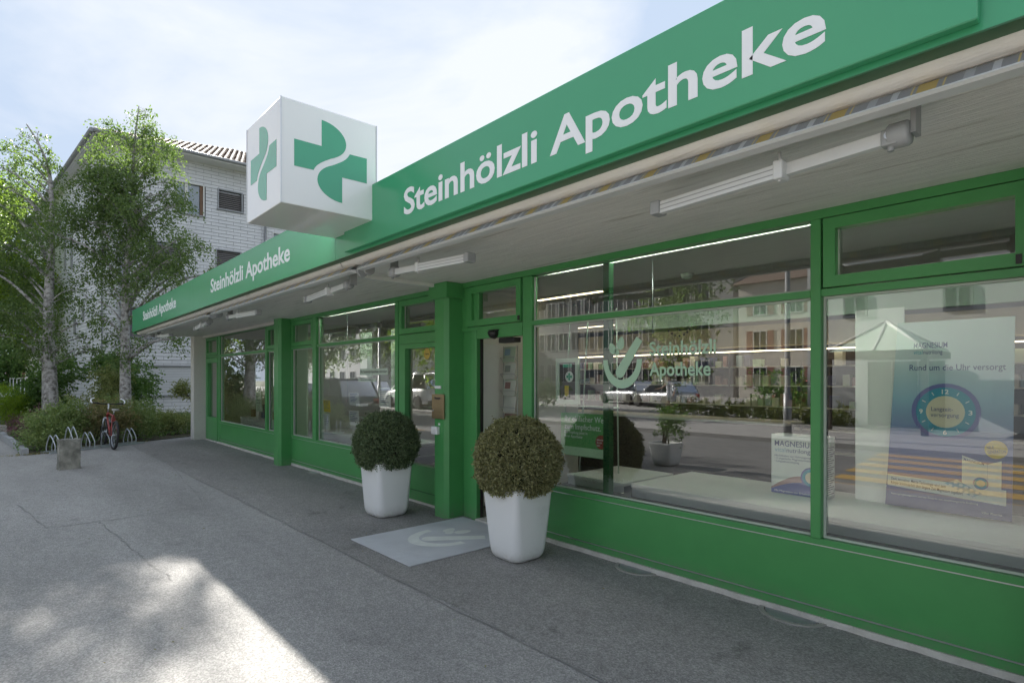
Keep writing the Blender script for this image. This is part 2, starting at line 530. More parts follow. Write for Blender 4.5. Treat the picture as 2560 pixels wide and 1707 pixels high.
def seam(x0, y0, x1, y1, seed, w=0.007, n=40, amp=0.012, z=0.006):
    a, b = wavy(x0, x1, y0, y1, amp, n, seed, w)
    mb = MB()
    for i in range(n):
        mb.add([(*a[i], z), (*a[i+1], z), (*b[i+1], z), (*b[i], z)], [(3, 2, 1, 0)])
    mb.build('tar_seam', 'tar', forecourt)
seam(-11.9, 2.30, 13.9, 2.465, 4, n=110)
seam(-9.6, 0.14, -7.9, 0.36, 5, n=12)
seam(-7.9, 0.30, -7.9, 1.9, 6, n=12)
seam(-7.9, 1.9, -11.9, 2.30, 7, n=20)
seam(-7.85, 0.82, -5.2, 1.0, 8, n=60, w=0.005)

# planted bed to the left of the forecourt
bed = sheet('planted_bed', [(-15.72, 0.40), (-17.0, 2.45), (-17.95, 4.15), (-18.2, 12), (-60, 12), (-60, -0.28), (-26, -0.08), (-20.9, 0.02)], 0.02, 'earth')
# kerb stones along the bed
kerb = thing('bed_kerb', 'low grey granite kerb stones edging the planted bed', 'kerb', (-18, 0.15, 0))
mat('granite', (0.33, 0.34, 0.35), 0.85, var=0.15, vscale=30, bump=0.4, bscale=120)
pts = [(-15.72, 0.36), (-20.9, -0.02)]
for i in range(6):
    t0, t1 = i/6+0.004, (i+1)/6-0.004
    ax, ay = pts[0][0]+(pts[1][0]-pts[0][0])*t0, pts[0][1]+(pts[1][1]-pts[0][1])*t0
    bx, by = pts[0][0]+(pts[1][0]-pts[0][0])*t1, pts[0][1]+(pts[1][1]-pts[0][1])*t1
    mb = MB(); h = 0.13+0.02*(i % 2)
    mb.add([(ax, ay-0.06, -0.05), (bx, by-0.06, -0.05), (bx, by+0.06, -0.05), (ax, ay+0.06, -0.05),
            (ax, ay-0.055, h), (bx, by-0.055, h), (bx, by+0.055, h), (ax, ay+0.055, h)],
           [(0,3,2,1),(4,5,6,7),(0,1,5,4),(1,2,6,5),(2,3,7,6),(3,0,4,7)])
    mb.build('kerb_stone', 'granite', kerb)
MB().bbox(-21.15, -20.92, -0.20, 0.10, -0.02, 0.32, 0.015).build('kerb_end_stone', 'old_concrete', kerb)

# street behind the camera (seen in the shop windows)
road = sheet('road', [(-120, -1.5), (60, -1.5), (60, -7.4), (-120, -7.4)], -0.12, 'road_asphalt')
sheet('far_pavement', [(-120, -7.4), (60, -7.4), (60, -60), (-120, -60)], 0.0, 'pavement_far', thick=0.14)
mat('road_yellow', (0.46, 0.30, 0.10), 0.7, var=0.12, vscale=20)
for i in range(6):
    y = -1.75 - i*0.95
    sheet('crossing_stripe', [(-3.7-0.12*i, y), (0.3-0.12*i, y), (0.3-0.12*i, y-0.5), (-3.7-0.12*i, y-0.5)], -0.116, 'road_yellow', road)
for i in range(12):
    x = -60 + i*4.2
    sheet('edge_line', [(x, -2.3), (x+1.8, -2.3), (x+1.8, -2.42), (x, -2.42)], -0.116, 'road_yellow', road)

# drain grates of the light wells at the foot of the shop front
def light_well(cx, w, d, label):
    t = thing('light_well_grate', label, 'grate', (cx, 3.9, 0))
    ring = MB(); rim = []
    n = 14
    out = [(cx+w*math.cos(math.pi+math.pi*k/n), 4.005+d*math.sin(math.pi+math.pi*k/n)) for k in range(n+1)]
    inn = [(cx+(w-0.035)*math.cos(math.pi+math.pi*k/n), 4.005+(d-0.03)*math.sin(math.pi+math.pi*k/n)) for k in range(n+1)]
    for k in range(n):
        ring.add([(*out[k], 0.0), (*out[k+1], 0.0), (*out[k+1], 0.012), (*out[k], 0.012), (*inn[k], 0.012), (*inn[k+1], 0.012), (*inn[k+1], 0.0), (*inn[k], 0.0)],
                 [(0,1,2,3), (3,2,5,4), (4,5,6,7)])
    ring.build('frame', 'concrete', t)
    base = MB(); base.add([(x, y, 0.0055) for x, y in inn], [tuple(range(n+1))]); base.build('pit', 'dark_hole', t)
    for k in range(7):
        yy = 3.985 - (d-0.05)*(k+0.5)/7
        hw = (w-0.045)*math.sqrt(max(0.02, 1-((4.005-yy)/(d-0.03))**2))
        MB().box(cx-hw, cx+hw, yy-0.006, yy+0.006, 0.006, 0.013).build('bar', 'steel', t)
light_well(-2.93, 0.20, 0.17, 'half-round light well grate in the asphalt beside the white planter by the logo window')
light_well(-1.66, 0.22, 0.18, 'half-round light well grate in the asphalt below the magnesium box window')
light_well(-9.55, 0.18, 0.14, 'small light well grate in the asphalt below the window with the reflected car')

# ------------------------------------------------------------------ the shop building
WY = 4.03
shop = thing('shop_building', 'single-storey pharmacy with green metal shop front under a deep flat canopy', 'building', (-6, 4.1, 0))
HEAD, TR0, TR1, SILL = 2.64, 2.135, 2.18, 0.555
FY0, FY1 = 4.0, 4.085         # frame depth
SO = 2.70

def win(x0, x1, z0, z1, name='window', fr=0.0, inset=0.0, fw=0.035, pane='shop_glass'):
    """a pane with its thin glazing bead; fr>0 makes an opening light with its own frame"""
    y0, y1 = FY0-0.012, FY1
    mb = MB()
    if fr > 0:
        g = 0.004
        mb.box(x0+g, x1-g, y0, y1-0.01, z1-fr, z1-g).box(x0+g, x1-g, y0, y1-0.01, z0+g, z0+fr)
        mb.box(x0+g, x0+fr, y0, y1-0.01, z0+fr, z1-fr).box(x1-fr, x1-g, y0, y1-0.01, z0+fr, z1-fr)
        o = mb.build(name, 'green_paint', shop)
        gx0, gx1, gz0, gz1 = x0+fr, x1-fr, z0+fr, z1-fr
    else:
        b = 0.014
        mb.box(x0, x1, 4.035, 4.05, z0, z0+b)
        if name != 'top_window': mb.box(x0, x1, 4.035, 4.05, z1-b, z1)
        mb.box(x0, x0+b, 4.035, 4.05, z0+b, z1-b).box(x1-b, x1, 4.035, 4.05, z0+b, z1-b)
        o = mb.build(name, 'bead', shop)
        gx0, gx1, gz0, gz1 = x0+0.002, x1-0.002, z0+0.002, z1-0.002
    p = MB().add([(gx0, 4.054, gz0), (gx1, 4.054, gz0), (gx1, 4.054, gz1), (gx0, 4.054, gz1)], [(0, 1, 2, 3)])
    p.build('pane', pane, o)
    if fr > 0:
        q = MB()
        b = 0.008
        q.box(gx0, gx1, 4.040, 4.050, gz0, gz0+b).box(gx0, gx0+b, 4.040, 4.050, gz0+b, gz1)
        q.build('glazing_bead', 'bead', o)
    return o
mat('bead', (0.52, 0.57, 0.50), 0.5, var=0.02)

def mullion(x0, x1, z0, z1, y0=None):
    MB().bbox(x0, x1, (FY0-0.0 if y0 is None else y0), FY1, z0, z1, 0.004, 1).build('mullion', 'green_paint', shop)

def base_panel(x0, x1):
    o = MB().box(x0, x1, 4.006, 4.10, 0.045, 0.515).build('base_panel', 'green_paint', shop)
    MB().box(x0, x1, 3.999, 4.006, 0.100, 0.108).build('trim_strip', 'aluminium', o)
    MB().box(x0, x1, 3.999, 4.006, 0.507, 0.515).build('trim_strip', 'aluminium', o)
    MB().box(x0, x1, FY0-0.004, FY1, 0.515, SILL).build('sill_rail', 'green_paint', shop)

def transom(x0, x1):
    MB().box(x0, x1, FY0-0.002, FY1, TR0, TR1).build('transom', 'green_paint', shop)

def vent_bay(x0, x1):
    """opening light above the transom"""
    win(x0+0.01, x1-0.01, TR1+0.005, HEAD-0.002, 'vent_window', fr=0.075)

# concrete plinth under everything, rough lower edge
rnd = random.Random(3)
for x0, x1 in ((-17.0, -10.9), (-10.66, -5.62), (-4.20, 12)):
    n = int((x1-x0)/0.12); pl = MB(); pts_ = []
    for i in range(n):
        a0 = x0+(x1-x0)*i/n; a1 = x0+(x1-x0)*(i+1)/n
        pts_.append((a0, 4.0-rnd.uniform(0.0, 0.022)))
    pts_.append((x1, 4.0))
    m_ = len(pts_)
    pl.add([(x, y, -0.05) for x, y in pts_] + [(x, y+0.006, 0.043) for x, y in pts_] + [(x, 4.12, 0.043) for x, y in pts_],
           [(i, i+1, m_+i+1, m_+i) for i in range(m_-1)] + [(m_+i, m_+i+1, 2*m_+i+1, 2*m_+i) for i in range(m_-1)])
    pl.build('plinth', 'pier_concrete', shop)

# --- right bays (also the mirror image beyond the frame)
base_panel(-4.22, -0.42)
mullion(-4.36, -4.225, 0.0, HEAD)
win(-4.222, -1.541, SILL+0.002, TR0-0.001)
win(-4.222, -1.541, TR1+0.001, HEAD-0.001, 'top_window')
transom(-4.224, -1.541)
mullion(-1.540, -1.477, SILL, HEAD, 3.985)
win(-1.476, -0.43, SILL+0.002, TR0-0.001)
transom(-1.476, -0.43)
vent_bay(-1.476, -0.43)
mullion(-0.43, -0.36, 0.0, HEAD)
MB().bbox(-0.36, -0.12, 3.76, 4.1, 0.0, 2.72, 0.012).build('column', 'green_paint', shop)
base_panel(-0.10, 12)
mullion(-0.118, -0.03, 0.0, HEAD)
win(-0.03, 3.2, SILL+0.002, TR0-0.001); win(-0.03, 3.2, TR1+0.001, HEAD-0.001, 'top_window'); transom(-0.03, 3.2)
mullion(3.2, 3.28, SILL, HEAD)
win(3.28, 8.0, SILL+0.002, TR0-0.001); win(3.28, 8.0, TR1+0.001, HEAD-0.001, 'top_window'); transom(3.28, 8.0)
mullion(8.0, 12.0, SILL, HEAD)

# --- entrance
mullion(-5.40, -5.11, 0.0, HEAD, 4.02)
MB().bbox(-5.20, -5.108, 3.985, 4.09, 0.0, TR0, 0.004, 1).build('door_jamb', 'green_paint', shop)
MB().box(-5.108, -4.36, 3.995, 4.09, 2.045, TR0).build('door_head', 'green_paint', shop)
MB().box(-5.40, -4.36, FY0, FY1, TR0+0.001, TR1).build('transom', 'green_paint', shop)
vent_bay(-5.29, -4.362)
MB().box(-5.398, -5.292, 4.003, FY1, TR1+0.001, HEAD).build('mullion', 'green_paint', shop)
MB().box(-5.11, -4.36, 3.97, 4.30, 0.003, 0.030).build('door_sill', 'pier_concrete', shop)
lk = MB().box(-5.084, -5.078, 4.02, 4.06, 0.04, 2.04).build('door_track', 'black_plastic', shop)

# --- bay 2 with the glazed side door
base_panel(-10.66, -6.86)
mullion(-10.78, -10.665, 0.0, HEAD)
win(-10.664, -9.681, SILL+0.002, TR0-0.001); transom(-10.664, -9.681); vent_bay(-10.664, -9.681)
mullion(-9.68, -9.531, SILL, HEAD, 3.985)
win(-9.530, -6.907, SILL+0.002, TR0-0.001); win(-9.530, -6.907, TR1+0.001, HEAD-0.001, 'top_window'); transom(-9.530, -6.907)
mullion(-6.906, -6.822, 0.0, HEAD, 3.985)
dr = MB()
dr.box(-6.80, -6.65, 3.99, 4.08, 0.035, 2.05).box(-5.78, -5.64, 3.99, 4.08, 0.035, 2.05)
dr.box(-6.65, -5.78, 3.99, 4.08, 1.99, 2.05).box(-6.65, -5.78, 3.992, 4.08, 0.035, 0.49)
door = dr.build('side_door', 'green_paint', shop)
MB().add([(-6.65, 4.05, 0.49), (-5.78, 4.05, 0.49), (-5.78, 4.05, 1.99), (-6.65, 4.05, 1.99)], [(0,1,2,3)]).build('pane', 'shop_glass', door)
MB().box(-6.80, -5.64, 3.985, 3.99, 0.16, 0.167).build('groove', 'green_dark', door)
MB().lathe([(0.011, 0), (0.011, 0.012)], 12, (-6.73, 3.978, 0.33), axis='Y').build('lock', 'black_plastic', door)
MB().box(-6.82, -5.62, FY0, FY1, 2.055, TR1).build('transom', 'green_paint', shop)
vent_bay(-6.82, -5.70)

# --- bay 1
base_panel(-15.36, -10.95)
win(-15.367, -12.063, SILL+0.002, TR0-0.001); win(-15.367, -12.063, TR1+0.001, HEAD-0.001, 'top_window'); transom(-15.367, -12.063)
mullion(-15.52, -15.368, 0.0, HEAD)
mullion(-12.062, -11.968, SILL, HEAD, 3.985)
win(-11.967, -10.98, SILL+0.002, TR0-0.001); transom(-11.967, -10.98); vent_bay(-11.967, -10.98)
mullion(-10.98, -10.80, 0.0, HEAD)
dr = MB()
dr.box(-16.58, -16.45, 3.99, 4.08, 0.035, 2.12).box(-15.60, -15.525, 3.99, 4.08, 0.035, 2.12)
dr.box(-16.45, -15.60, 3.99, 4.08, 2.0, 2.12).box(-16.45, -15.60, 3.992, 4.08, 0.035, 0.62)
door = dr.build('back_door', 'green_paint', shop)
MB().add([(-16.45, 4.05, 0.62), (-15.60, 4.05, 0.62), (-15.60, 4.05, 2.0), (-16.45, 4.05, 2.0)], [(0,1,2,3)]).build('pane', 'shop_glass', door)
MB().box(-16.61, -15.52, FY0, FY1, TR0, TR1).build('transom', 'green_paint', shop)
vent_bay(-16.60, -15.52)
mullion(-16.66, -16.60, 0.0, HEAD)

# head rail over all bays, columns, end pier
hd = MB()
hd.box(-16.66, 12, 3.985, 4.09, HEAD, SO-0.002)
hd.build('head_rail', 'green_paint', shop)
hb = MB().box(-16.66, -11.0, 3.93, 4.2, 2.645, SO-0.001); hb.build('lintel', 'pier_concrete', shop)
def column(x0, x1, y0):
    # slim box column with bevelled front corners
    c = 0.045
    poly = [(x0, 4.1), (x0, y0), (x1-c, y0), (x1, y0+c), (x1, 4.1)]
    mb = MB(); mb.prism(poly, SO, None)
    mb.build('column', 'green_paint', shop)
column(-5.625, -5.400, 3.775)
column(-10.94, -10.68, 3.775)
MB().bbox(-16.98, -16.66, 3.715, 4.4, 0.0, SO+0.0, 0.01, 1).build('end_pier', 'pier_concrete', shop)
# mounting plate on the head of the entrance column
MB().box(-5.72, -5.36, 3.755, 4.0, 2.52, 2.695).build('column_cap', 'green_paint', shop)

# --- canopy: slab, soffit in cast panels, fascia
mb = MB()
seams = [-17.15, -10.9, -5.45, 0.35, 6.2, 12.0]
for a0, a1 in zip(seams[:-1], seams[1:]):
    q = MB()
    q.box(a0+0.006, a1-0.006, 2.600, 4.2, SO, SO+0.06)
    # rounded front nosing of the slab
    n = 7; prof = [(2.600-0.066*math.sin(math.pi/2*k/n), SO+0.060-0.060*math.cos(math.pi/2*k/n)) for k in range(n+1)]
    x0_, x1_ = a0+0.006, a1-0.006
    q.add([(x0_, y, z) for y, z in prof] + [(x1_, y, z) for y, z in prof], [(k, k+1, n+2+k, n+1+k) for k in range(n)], True)
    q.build('soffit_panel', 'soffit_concrete', shop)
MB().box(-17.16, 12.0, 2.545, 12.4, SO+0.065, 3.22).build('roof_slab', 'concrete', shop)
MB().box(-17.10, 11.9, 2.6, 12.3, 3.225, 3.24).build('roof_gravel', 'granite', shop)
FS = [-17.20, -11.158, -5.383, 0.35, 6.1, 12.0]
for a0, a1 in zip(FS[:-1], FS[1:]):
    p = MB().box(a0+0.002, a1-0.002, 2.45, 2.475, 2.762, 3.29).build('fascia_panel', 'fascia_green', shop)
    MB().box(a0+0.002, a1-0.002, 2.45, 2.538, 2.755, 2.762).build('drip_lip', 'green_dark', p)
    MB().box(a0+0.002, a1-0.002, 2.448, 2.62, 3.29, 3.302).build('coping', 'fascia_green', p)
MB().box(-17.20, -17.175, 2.476, 12.4, 2.715, 3.29).build('fascia_end_panel', 'green_paint', shop)

# --- shop interior shell
MB().box(-16.9, 12.0, 4.10, 12.2, -0.03, -0.001).build('shop_floor', 'interior_floor', shop)
MB().box(-16.9, 12.0, 12.0, 12.2, 0.0, 2.76).build('rear_wall', 'interior_white', shop)
MB().box(-16.98, -16.88, 4.42, 12.2, 0.0, 2.76).build('end_wall', 'interior_white', shop)
MB().box(12.0, 12.12, 4.10, 12.2, 0.0, 2.76).build('end_wall', 'interior_white', shop)
MB().box(-16.9, 12.0, 4.21, 12.0, 2.662, 2.692).build('shop_ceiling', 'interior_ceiling', shop)
MB().box(-10.95, -10.80, 4.10, 12.0, 0.0, 2.66).build('partition_wall', 'interior_white', shop)
MB().box(-5.74, -5.66, 4.10, 6.3, 0.0, 2.66).build('partition_wall', 'interior_white', shop)
MB().box(-16.9, -10.96, 7.0, 7.08, 0.0, 2.66).build('partition_wall', 'interior_white', shop)
# ------------------------------------------------------------------ logo (mortar, pestle, leaves), unit width 1, centred on the bowl's rim
def logo_polys():
    n = 22
    outer = [(-0.5*math.cos(math.pi*k/n), -0.60*math.sin(math.pi*k/n)) for k in range(n+1)]
    inner = [(0.375*math.cos(math.pi*k/n), -0.42*math.sin(math.pi*k/n)) for k in range(n+1)]
    polys = []
    inner = inner[::-1]
    for k in range(n):
        polys.append([outer[k], outer[k+1], inner[k+1], inner[k]])
    # pestle
    e = Vector((-0.05, -0.27)); t = Vector((0.44, 0.41)); d = (t-e).normalized(); w = Vector((-d.y, d.x))
    pest = []
    for k in range(9):
        a = math.pi/2 + math.pi*k/8
        v = e + d*math.cos(a)*0.115 + w*math.sin(a)*0.115
        pest.append((v.x, v.y))
    for s_, l in ((-1, 0.0), (1, 0.0)):
        v = t + w*s_*0.085
        pest.append((v.x, v.y))
    polys.append(pest)
    for cx, cy, ang, L, W_ in ((-0.25, 0.24, 118, 0.26, 0.17), (-0.03, 0.34, 78, 0.28, 0.18), (-0.13, 0.16, 100, 0.16, 0.12)):
        lf = []
        for k in range(14):
            a = 2*math.pi*k/14
            x = math.cos(a)*L/2; y = math.sin(a)*W_/2*(1-0.25*math.cos(a))
            c_, s_ = math.cos(R(ang)), math.sin(R(ang))
            lf.append((cx+x*c_-y*s_, cy+x*s_+y*c_))
        polys.append(lf)
    return polys
def logo_mesh(T, size, h):
    mb = MB()
    for p in logo_polys():
        # keep every outline counter-clockwise
        ar = sum(p[i][0]*p[(i+1) % len(p)][1]-p[(i+1) % len(p)][0]*p[i][1] for i in range(len(p)))
        if ar < 0: p = p[::-1]
        mb.prism([(x*size, y*size) for x, y in p], h, T)
    return mb

# ------------------------------------------------------------------ signs on the fascia
sg = thing('fascia_sign', 'long raised green sign board with the largest white Steinhölzli Apotheke lettering', 'sign', (-2.7, 2.42, 3.0))
MB().bbox(-5.10, -0.405, 2.405, 2.447, 2.785, 3.285, 0.004, 1).build('board', 'fascia_green', sg)
text_obj('Steinhölzli Apotheke', 'lettering', 'letter_white', T_south(-4.02, 2.4035, 2.905), width=3.15, height=0.285, bold=0.019, depth=0.001, parent=sg)
for xs_, w_, lab in ((-9.90, 3.32, 'white Steinhölzli Apotheke lettering on the fascia beside the white cube sign'),
                     (-15.70, 3.37, 'white Steinhölzli Apotheke lettering on the fascia end nearest the birch trees')):
    text_obj('Steinhölzli Apotheke', 'fascia_lettering', 'letter_white', T_south(xs_, 2.4485, 2.945), width=w_, height=0.29, bold=0.019, depth=0.001,
             label=lab, cat='sign lettering')

# cube sign
cube = thing('cube_sign', 'white illuminated-box cube sign with green pharmacy crosses on the canopy edge', 'sign', (-4.97, 2.04, 2.97))
cx0, cx1, cy0, cy1, cz0, cz1 = -5.384, -4.552, 1.625, 2.447, 2.972, 3.802
MB().bbox(cx0, cx1, cy0, cy1, cz0, cz1, 0.006, 2).build('box', 'acrylic_white', cube)
tr = MB()
for x in (cx0, cx1):
    for y in (cy0, cy1):
        tr.box(x-0.004, x+0.004, y-0.004, y+0.004, cz0+0.001, cz1-0.001)
tr.build('edge_trim', 'aluminium', cube)
def bez(p0, p1, p2, p3, n):
    return [tuple((1-t)**3*a+3*(1-t)**2*t*b+3*(1-t)*t*t*c+t**3*d for a, b, c, d in zip(p0, p1, p2, p3)) for t in [k/n for k in range(n+1)]]
crossA = [(.128, .373), ] + [(.317, .376)] + bez((.317, .376), (.345, .44), (.40, .475), (.496, .53), 8)[1:] + bez((.496, .53), (.60, .575), (.655, .63), (.655, .707), 8)[1:] \
    + bez((.655, .707), (.655, .80), (.54, .885), (.399, .887), 10)[1:] + [(.399, .630), (.128, .630)]
crossB = [(1.011-u, 1.0-v) for u, v in crossA]
S_ = 0.83
def cross(T, nm):
    for poly in (crossA, crossB):
        mb = MB(); mb.prism([(u*S_, v*S_) for u, v in poly], 0.0015, T)
        mb.build('cross_half', 'sign_green', cube)
cross(T_east(cx1+0.0005, cy0-0.004, cz0), 'e')
cross(T_south(cx0, cy0-0.0005, cz0), 's')
cross(Matrix.Translation((cx0-0.0005, cy1, cz0)) @ Matrix(((0,0,-1,0),(-1,0,0,0),(0,1,0,0),(0,0,0,1))), 'w')

# ------------------------------------------------------------------ retracted awnings under the canopy
def awn_mat():
    m = bpy.data.materials.new('awning_fabric'); m.use_nodes = True
    nt = m.node_tree; b = nt.nodes['Principled BSDF']; b.inputs['Roughness'].default_value = 0.9
    g = nt.nodes.new('ShaderNodeNewGeometry')
    sx = nt.nodes.new('ShaderNodeSeparateXYZ'); nt.links.new(g.outputs['Position'], sx.inputs[0])
    mm = nt.nodes.new('ShaderNodeMath'); mm.operation = 'MULTIPLY'; mm.inputs[1].default_value = 1/0.30
    fr = nt.nodes.new('ShaderNodeMath'); fr.operation = 'FRACT'
    nt.links.new(sx.outputs[0], mm.inputs[0]); nt.links.new(mm.outputs[0], fr.inputs[0])
    cr_ = nt.nodes.new('ShaderNodeValToRGB'); cr_.color_ramp.interpolation = 'CONSTANT'
    el = cr_.color_ramp.elements
    el[0].position = 0.0; el[0].color = (0.42, 0.30, 0.10, 1)
    el[1].position = 0.20; el[1].color = (0.25, 0.247, 0.245, 1)
    for p, c in ((0.26, (0.52, 0.40, 0.17, 1)), (0.28, (0.25, 0.247, 0.245, 1)), (0.46, (0.36, 0.36, 0.37, 1)), (0.56, (0.25, 0.247, 0.245, 1)), (0.72, (0.46, 0.46, 0.46, 1)), (0.80, (0.25, 0.247, 0.245, 1)), (0.94, (0.52, 0.40, 0.17, 1)), (0.96, (0.25, 0.247, 0.245, 1))):
        e = el.new(p); e.color = c
    nt.links.new(fr.outputs[0], cr_.inputs[0]); nt.links.new(cr_.outputs[0], b.inputs['Base Color'])
    MATS['awning_fabric'] = m
awn_mat()
def awning(x0, x1, arms, label):
    t = thing('retracted_awning', label, 'awning', ((x0+x1)/2, 2.6, 2.6), group='retracted awnings under the canopy')
    # rolled fabric, its sloping front strip, white front bar
    MB().lathe([(0.024, 0), (0.024, x1-x0-0.04)], 18, (x0+0.02, 2.602, 2.673), axis='X').build('fabric_roll', 'awning_fabric', t)
    f = MB()
    prof = [(2.575, 2.6985), (2.555, 2.690), (2.530, 2.668), (2.507, 2.645), (2.489, 2.627)]
    for k in range(len(prof)-1):
        (ya, za), (yb, zb) = prof[k], prof[k+1]
        f.quad((x0, ya, za), (x1, ya, za), (x1, yb, zb), (x0, yb, zb))
    f.build('fabric_flap', 'awning_fabric', t)
    bar = MB()
    poly = [(2.486, 2.628), (2.500, 2.619), (2.562, 2.617), (2.576, 2.628), (2.560, 2.650), (2.505, 2.642)]
    bar.add([(x0-0.02, y, z) for y, z in poly] + [(x1+0.02, y, z) for y, z in poly],
            [tuple(reversed(range(6))), tuple(range(6, 12))] + [(i, (i+1) % 6, 6+(i+1) % 6, 6+i) for i in range(6)])
    bar.build('front_bar', 'white_metal', t)
    for xe, s_ in ((x0-0.03, 1), (x1+0.03, -1)):
        e = MB(); e.lathe([(0.052, 0), (0.058, 0.008), (0.058, 0.022), (0.052, 0.03)], 16, (xe-0.015, 2.615, 2.640), axis='X'); e.build('end_cap', 'grey_plastic', t)
    for xs_, xe_, d in arms:          # shoulder, elbow
        sh = Vector((xs_, 2.655, 2.560)); el_ = Vector((xe_, 2.735, 2.540))
        mid = sh + (el_-sh)*0.40
        a = MB()
        def beam(p, q, w, h, mbx):
            dv = (q-p); L = dv.length; d_ = dv.normalized(); side = Vector((0,0,1)).cross(d_).normalized(); up = d_.cross(side)
            vs = []
            for tt in (0, L):
                for sy, sz in ((-1,-1),(1,-1),(1,1),(-1,1)):
                    vs.append(p + d_*tt + side*sy*w/2 + up*sz*h/2)
            mbx.add(vs, [(0,3,2,1),(4,5,6,7),(0,1,5,4),(1,2,6,5),(2,3,7,6),(3,0,4,7)])
        beam(sh, mid + (el_-sh)*0.08, 0.036, 0.052, a)
        a.build('upper_arm', 'white_metal', t)
        b2 = MB(); dl = Vector((0, -0.042, -0.012))
        beam(mid+dl, el_+dl, 0.034, 0.062, b2)
        fa = b2.build('forearm', 'white_metal', t)
        rb = MB()
        beam(mid+dl+Vector((0, -0.018, 0.012)), el_+dl+Vector((0, -0.018, 0.012)), 0.003, 0.004, rb)
        beam(mid+dl+Vector((0, -0.018, -0.012)), el_+dl+Vector((0, -0.018, -0.012)), 0.003, 0.004, rb)
        rb.build('groove', 'grey_plastic', fa)
        c = MB(); c.bbox(el_.x-0.03, el_.x+0.03, el_.y-0.075, el_.y+0.01, el_.z-0.045, el_.z+0.03, 0.01); c.build('elbow_joint', 'grey_plastic', t)
        mj = MB(); mj.bbox(mid.x-0.022, mid.x+0.022, mid.y-0.066, mid.y+0.02, mid.z-0.05, mid.z+0.036, 0.008); mj.tube([mid+Vector((0, -0.04, -0.058)), mid+Vector((0, -0.04, 0.075))], 0.009, 8); mj.build('knuckle', 'white_metal', t)
        sj = MB(); sj.lathe([(0.0, -0.030), (0.044, -0.030), (0.050, -0.022), (0.050, 0.035), (0.044, 0.045), (0.0, 0.045)], 18, (sh.x, sh.y+0.01, sh.z+0.005), axis='X')
        sj.bbox(sh.x-0.05, sh.x+0.01, sh.y-0.028, sh.y+0.03, sh.z-0.036, sh.z+0.03, 0.008)
        sj.tube([(sh.x-0.02, sh.y, sh.z-0.055), (sh.x-0.02, sh.y, sh.z+0.03)], 0.012, 8)
        shd = sj.build('shoulder_joint', 'grey_plastic', t)
        sd = 1 if xe_ < xs_ else -1
        br = MB(); br.box(sh.x+sd*0.046, sh.x+sd*0.064, sh.y+0.0, sh.y+0.075, sh.z+0.0, SO-0.001)
        br.build('wall_bracket', 'grey_plastic', t)
        MB().lathe([(0.016, 0), (0.016, 0.006)], 12, (sh.x-0.02, sh.y-0.035, sh.z+0.002), axis='Y').build('bolt', 'steel', shd)
    return t
awning(-4.98, -0.10, [(-0.70, -1.84, 1), (-4.62, -3.55, 1)], 'retracted striped awning with white bar beneath the large raised sign board')
awning(-10.05, -5.18, [(-5.55, -6.70, 1), (-9.70, -8.45, 1)], 'retracted striped awning beneath the lettering next to the cube sign')
awning(-15.6, -10.45, [(-10.95, -11.95, 1), (-15.2, -14.1, 1)], 'retracted striped awning at the canopy end by the birch trees')
awning(0.25, 5.2, [(4.7, 3.6, 1), (0.7, 1.8, 1)], 'retracted striped awning beyond the raised sign board end')
# cable duct across the soffit by the entrance column
MB().box(-5.66, -5.60, 2.62, 3.75, 2.66, 2.6985).build('cable_duct', 'interior_white', None, label='flat pale cable duct across the concrete soffit above the entrance column', cat='cable duct')

# ------------------------------------------------------------------ small fittings on the entrance column and door
lb = thing('letter_box', 'bronze metal letter box on the green entrance column', 'letter box', (-5.535, 3.77, 1.13))
MB().bbox(-5.655, -5.418, 3.752, 3.7745, 1.135, 1.420, 0.006).build('body', 'brass', lb)
MB().box(-5.640, -5.432, 3.7495, 3.752, 1.350, 1.405).build('flap', 'brass', lb)
MB().box(-5.640, -5.432, 3.7497, 3.752, 1.150, 1.338).build('front_door', 'brass', lb)
MB().lathe([(0.010, 0), (0.010, 0.007)], 12, (-5.618, 3.743, 1.23), axis='Y').build('lock', 'steel', lb)
text_obj('Rezepte', 'lettering', 'print_black', T_south(-5.59, 3.7485, 1.362), width=0.115, height=0.042, bold=0.02, depth=0.0006, parent=lb)
MB().bbox(-5.600, -5.487, 3.757, 3.7745, 1.482, 1.516, 0.004).build('bell_plate', 'satin_white', None, label='small white name plate above the bronze letter box', cat='name plate')
ic = thing('intercom', 'small white wall switch box below the bronze letter box', 'intercom', (-5.58, 3.77, 0.95))
MB().bbox(-5.642, -5.520, 3.730, 3.7745, 0.955, 1.045, 0.008).build('housing', 'satin_white', ic)
MB().lathe([(0.020, 0), (0.018, 0.004)], 16, (-5.585, 3.726, 1.002), axis='Y').build('button', 'interior_white', ic)
MB().box(-5.55, -5.515, 3.772, 3.7745, 1.062, 1.085).build('sticker', 'paper', ic)
ms = thing('motion_sensor', 'dark dome motion sensor over the entrance door', 'sensor', (-4.79, 3.99, 2.09))
mb = MB(); n = 10
mb.lathe([(0.0, -0.085), (0.03, -0.075), (0.055, -0.045), (0.066, 0.0)], 20, (-4.80, 3.994, 2.092), axis='Y')
mb.v = [(x, y, z if z < 2.092 else 2.092+(z-2.092)*0.55) for x, y, z in mb.v]
mb.build('dome', 'black_plastic', ms)
MB().box(-4.875, -4.725, 3.968, 3.994, 2.108, 2.128).build('bracket', 'black_plastic', ms)
MB().bbox(-4.86, -4.60, 4.10, 4.20, 1.99, 2.045, 0.008).build('door_operator', 'black_plastic', None, label='black automatic door drive bar inside the entrance opening', cat='door drive')
# window handles of the vents: tiny black knobs
for x in (-4.40, -0.50):
    MB().box(x-0.012, x+0.012, 3.975, 3.99, TR1+0.02, TR1+0.07).build('vent_latch', 'black_plastic', shop)

